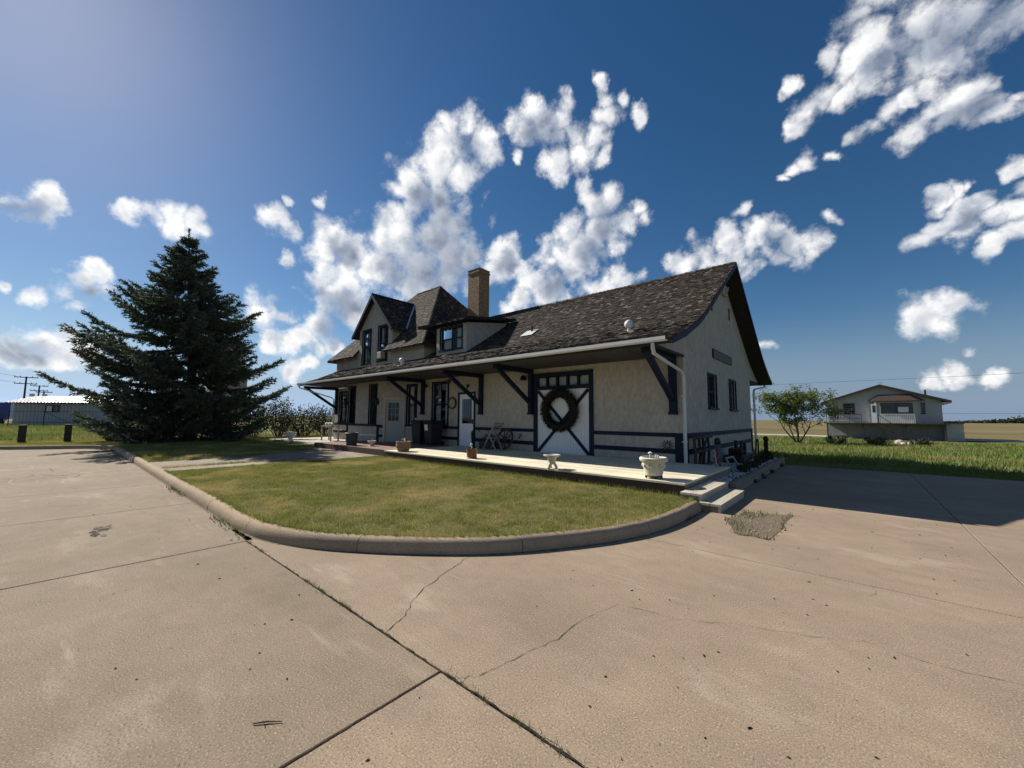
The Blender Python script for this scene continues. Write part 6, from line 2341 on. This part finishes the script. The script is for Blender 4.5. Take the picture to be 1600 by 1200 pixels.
# chain link fence
t = thing('wire_fence', 'low wire fence with thin steel posts in front of the metal shed', 'fence', (-66, 0, .1))
fa, fb = Vector((-68.5, -3.4, .1)), Vector((-58.0, 6.5, .1))
for k in range(5):
    p = fa.lerp(fb, k / 4)
    MB().tube([p, p + Vector((0, 0, 1.75))], .04, 6).build('post', M['black_iron'], t)
for z in (.55, 1.7):
    MB().tube([fa + Vector((0, 0, z)), fb + Vector((0, 0, z))], .022, 5).build('rail', M['black_iron'], t)
MB().tube([fa.lerp(fb, .5) + Vector((0, 0, .05)), fa.lerp(fb, .25) + Vector((0, 0, 1.7))], .022, 5).build('brace', M['black_iron'], t)
# blue trailer
M['blue'] = simple('blue_trailer_paint', (0.025, 0.06, 0.22), .45, .15, 2.0)
t = thing('blue_trailer', 'dark blue box trailer parked left of the metal shed', 'trailer', (-87, -7.5, 0))
MB().box(-91, -84.2, -11.0, -4.1, .85, 2.95).build('box', M['blue'], t, bevel=.04)
MB().box(-91.02, -84.18, -11.02, -4.08, 2.955, 3.02).build('roof', M['white_metal'], t)
for y in np.arange(-10.7, -4.3, .6):
    MB().box(-84.2, -84.16, y, y + .07, .9, 2.9).build('side_rib', M['blue'], t)
for y in (-5.2, -9.8):
    for x in (-85.2, -90.0):
        MB().tube([(x - .15, y, .45), (x + .15, y, .45)], .45, 16).build('wheel', M['black_plastic'], t)
MB().box(-90.9, -84.3, -10.5, -4.6, .6, .845).build('chassis', M['black_iron'], t)


# wooden guard posts along the left kerb
for i, (x, y) in enumerate(((-31.0, -3.3), (-30.55, -1.05), (-30.2, .42), (-29.95, 1.88))):
    t = thing('guard_post', ['squat dark wooden guard post at the left picture edge', 'squat dark wooden guard post left of the shed window', 'squat dark wooden guard post below the shed, between two others',
                             'squat dark wooden guard post touching the spruce shade'][i], 'post', (x, y, .1), 'wooden guard posts beyond the kerb')
    MB().box(x - .13, x + .13, y - .13, y + .13, .0, .98 + random.uniform(-.03, .03)).build('shaft', M['darkwood'], t, bevel=.02)
    MB().box(x - .14, x + .14, y - .14, y + .14, .52, .56).build('band', M['black_iron'], t)


# utility poles
def pole(x, y, h, arms, label, s=1.0, trans=False):
    t = thing('utility_pole', label, 'utility pole', (x, y, 0), 'utility poles beyond the shed')
    MB().tube([(x, y, 0), (x, y, h)], [.17 * s, .12 * s], 8).build('pole', M['darkwood'], t)
    for (z, w_) in arms:
        a = MB().beam((x, y - w_ / 2, z), (x, y + w_ / 2, z), .13 * s, .15 * s).build('cross_arm', M['darkwood'], t)
        for q in (-.48, -.25, .25, .48):
            MB().tube([(x, y + q * w_, z), (x, y + q * w_, z + .28 * s)], .05 * s, 6).build('insulator', M['black_iron'], a)
    if trans:
        for q in (-.9, .9):
            MB().tube([(x + .3, y + q * s, h * .66), (x + .3, y + q * s, h * .74)], .4 * s, 10).build('transformer', M['metal'], t)


pole(-158.5, -5.8, 11.0, ((10.8, 3.9), (9.2, 3.7)), 'nearest and tallest utility pole with two cross arms', 1.3)
pole(-234.0, -5.2, 12.4, ((12.2, 4.4), (10.4, 4.4)), 'middle utility pole with transformers behind the shed', 1.7, True)
pole(-310.0, -5.2, 13.0, ((12.6, 5.4),), 'farthest and smallest utility pole behind the shed', 2.2, True)
t = thing('power_lines', 'thin overhead wires running off to the left from the poles', 'wire', (-158, -6, 10.9))
for z, dy in ((11.05, -1.85), (9.45, -1.75)):
    pts = []
    for k in range(13):
        f_ = k / 12
        pts.append((-158.5 + 70 * f_, -5.8 + dy - 26 * f_, z + 3.5 * f_ - 4 * f_ * (1 - f_) * .8))
    MB().tube(pts, .03, 4).build('wire', M['black_iron'], t)
t = thing('field_power_lines', 'pair of thin overhead wires crossing the sky over the field at right', 'wire', (20, 105, 7))
for z in (10.2, 3.1):
    MB().tube([(-25, 120, z + .3), (15, 112, z - .15), (60, 104, z), (130, 92, z + .5)], .03, 4).build('wire', M['black_iron'], t)
# grain elevator behind the spruce
t = thing('grain_elevator', 'tall weathered grain elevator half hidden behind the spruce', 'grain elevator', (-176.5, 43.0, -.1))
M['elev'] = simple('weathered_elevator_siding', (0.30, 0.27, 0.25), .9, .15, .3)
MB().box(-183, -172.0, 36.0, 46.0, -.2, 17.0).build('wall', M['elev'], t)
MB().box(-181.5, -173.2, 37.5, 45.2, 17.0, 28.0).build('upper_wall', M['elev'], t)
MB().prism([(-181.9, 37.1, 28.0), (-181.9, 45.6, 28.0), (-181.9, 41.3, 31.0)], (9.1, 0, 0)).build('roof', M['asphalt_roof'], t)
MB().prism([(-183.3, 36.0, 17.0), (-183.3, 37.5, 19.0), (-183.3, 37.5, 17.0)], (11.6, 0, 0)).build('shoulder_roof', M['asphalt_roof'], t)

# ------------------------------------------------------------------ far wood and farm on the horizon
n = 5000
x = rng.normal(0, 1, n)
xc = rng.choice([95, 120, 150, 180, 205, 235, 265, 330, 370], n) + rng.normal(0, 10, n)
P = np.stack([xc, 760 + rng.uniform(-12, 12, n) - xc * .1, np.abs(rng.normal(0, 1, n)) * 4.2 + 1], 1)
P[:, 2] *= .6 * (.6 + .4 * np.sin(xc * .05))
d = rng.normal(0, 1, (n, 3))
d /= np.linalg.norm(d, axis=1)[:, None]
s = np.cross(d, rng.normal(0, 1, (n, 3)))
s /= np.linalg.norm(s, axis=1)[:, None]
V = np.stack([P - d * 1.6, P + s * 1.1, P + d * 1.6, P - s * 1.1], 1).reshape(-1, 3)
tag(np_mesh('far_wood', V, np.arange(4 * n).reshape(-1, 4), M['bush'], None, rng.uniform(0, .6, n)), 'dark distant shelterbelt of trees on the right horizon', None, None, 'stuff')
for i, (x, y, w_, h_) in enumerate(((180, 738, 7, 5), (262, 720, 6, 8))):
    t = thing('far_barn', ['small pale barn before the distant trees', 'tiny white silo shed on the far right horizon'][i], 'barn', (x, y, 0))
    MB().box(x - w_ / 2, x + w_ / 2, y, y + 8, -1, h_).build('wall', M['white_paint'], t)
    MB().prism([(x - w_ / 2 - .4, y - .4, h_), (x + w_ / 2 + .4, y - .4, h_), (x, y - .4, h_ + 2.4)], (0, 8.8, 0)).build('roof', M['metal'], t)
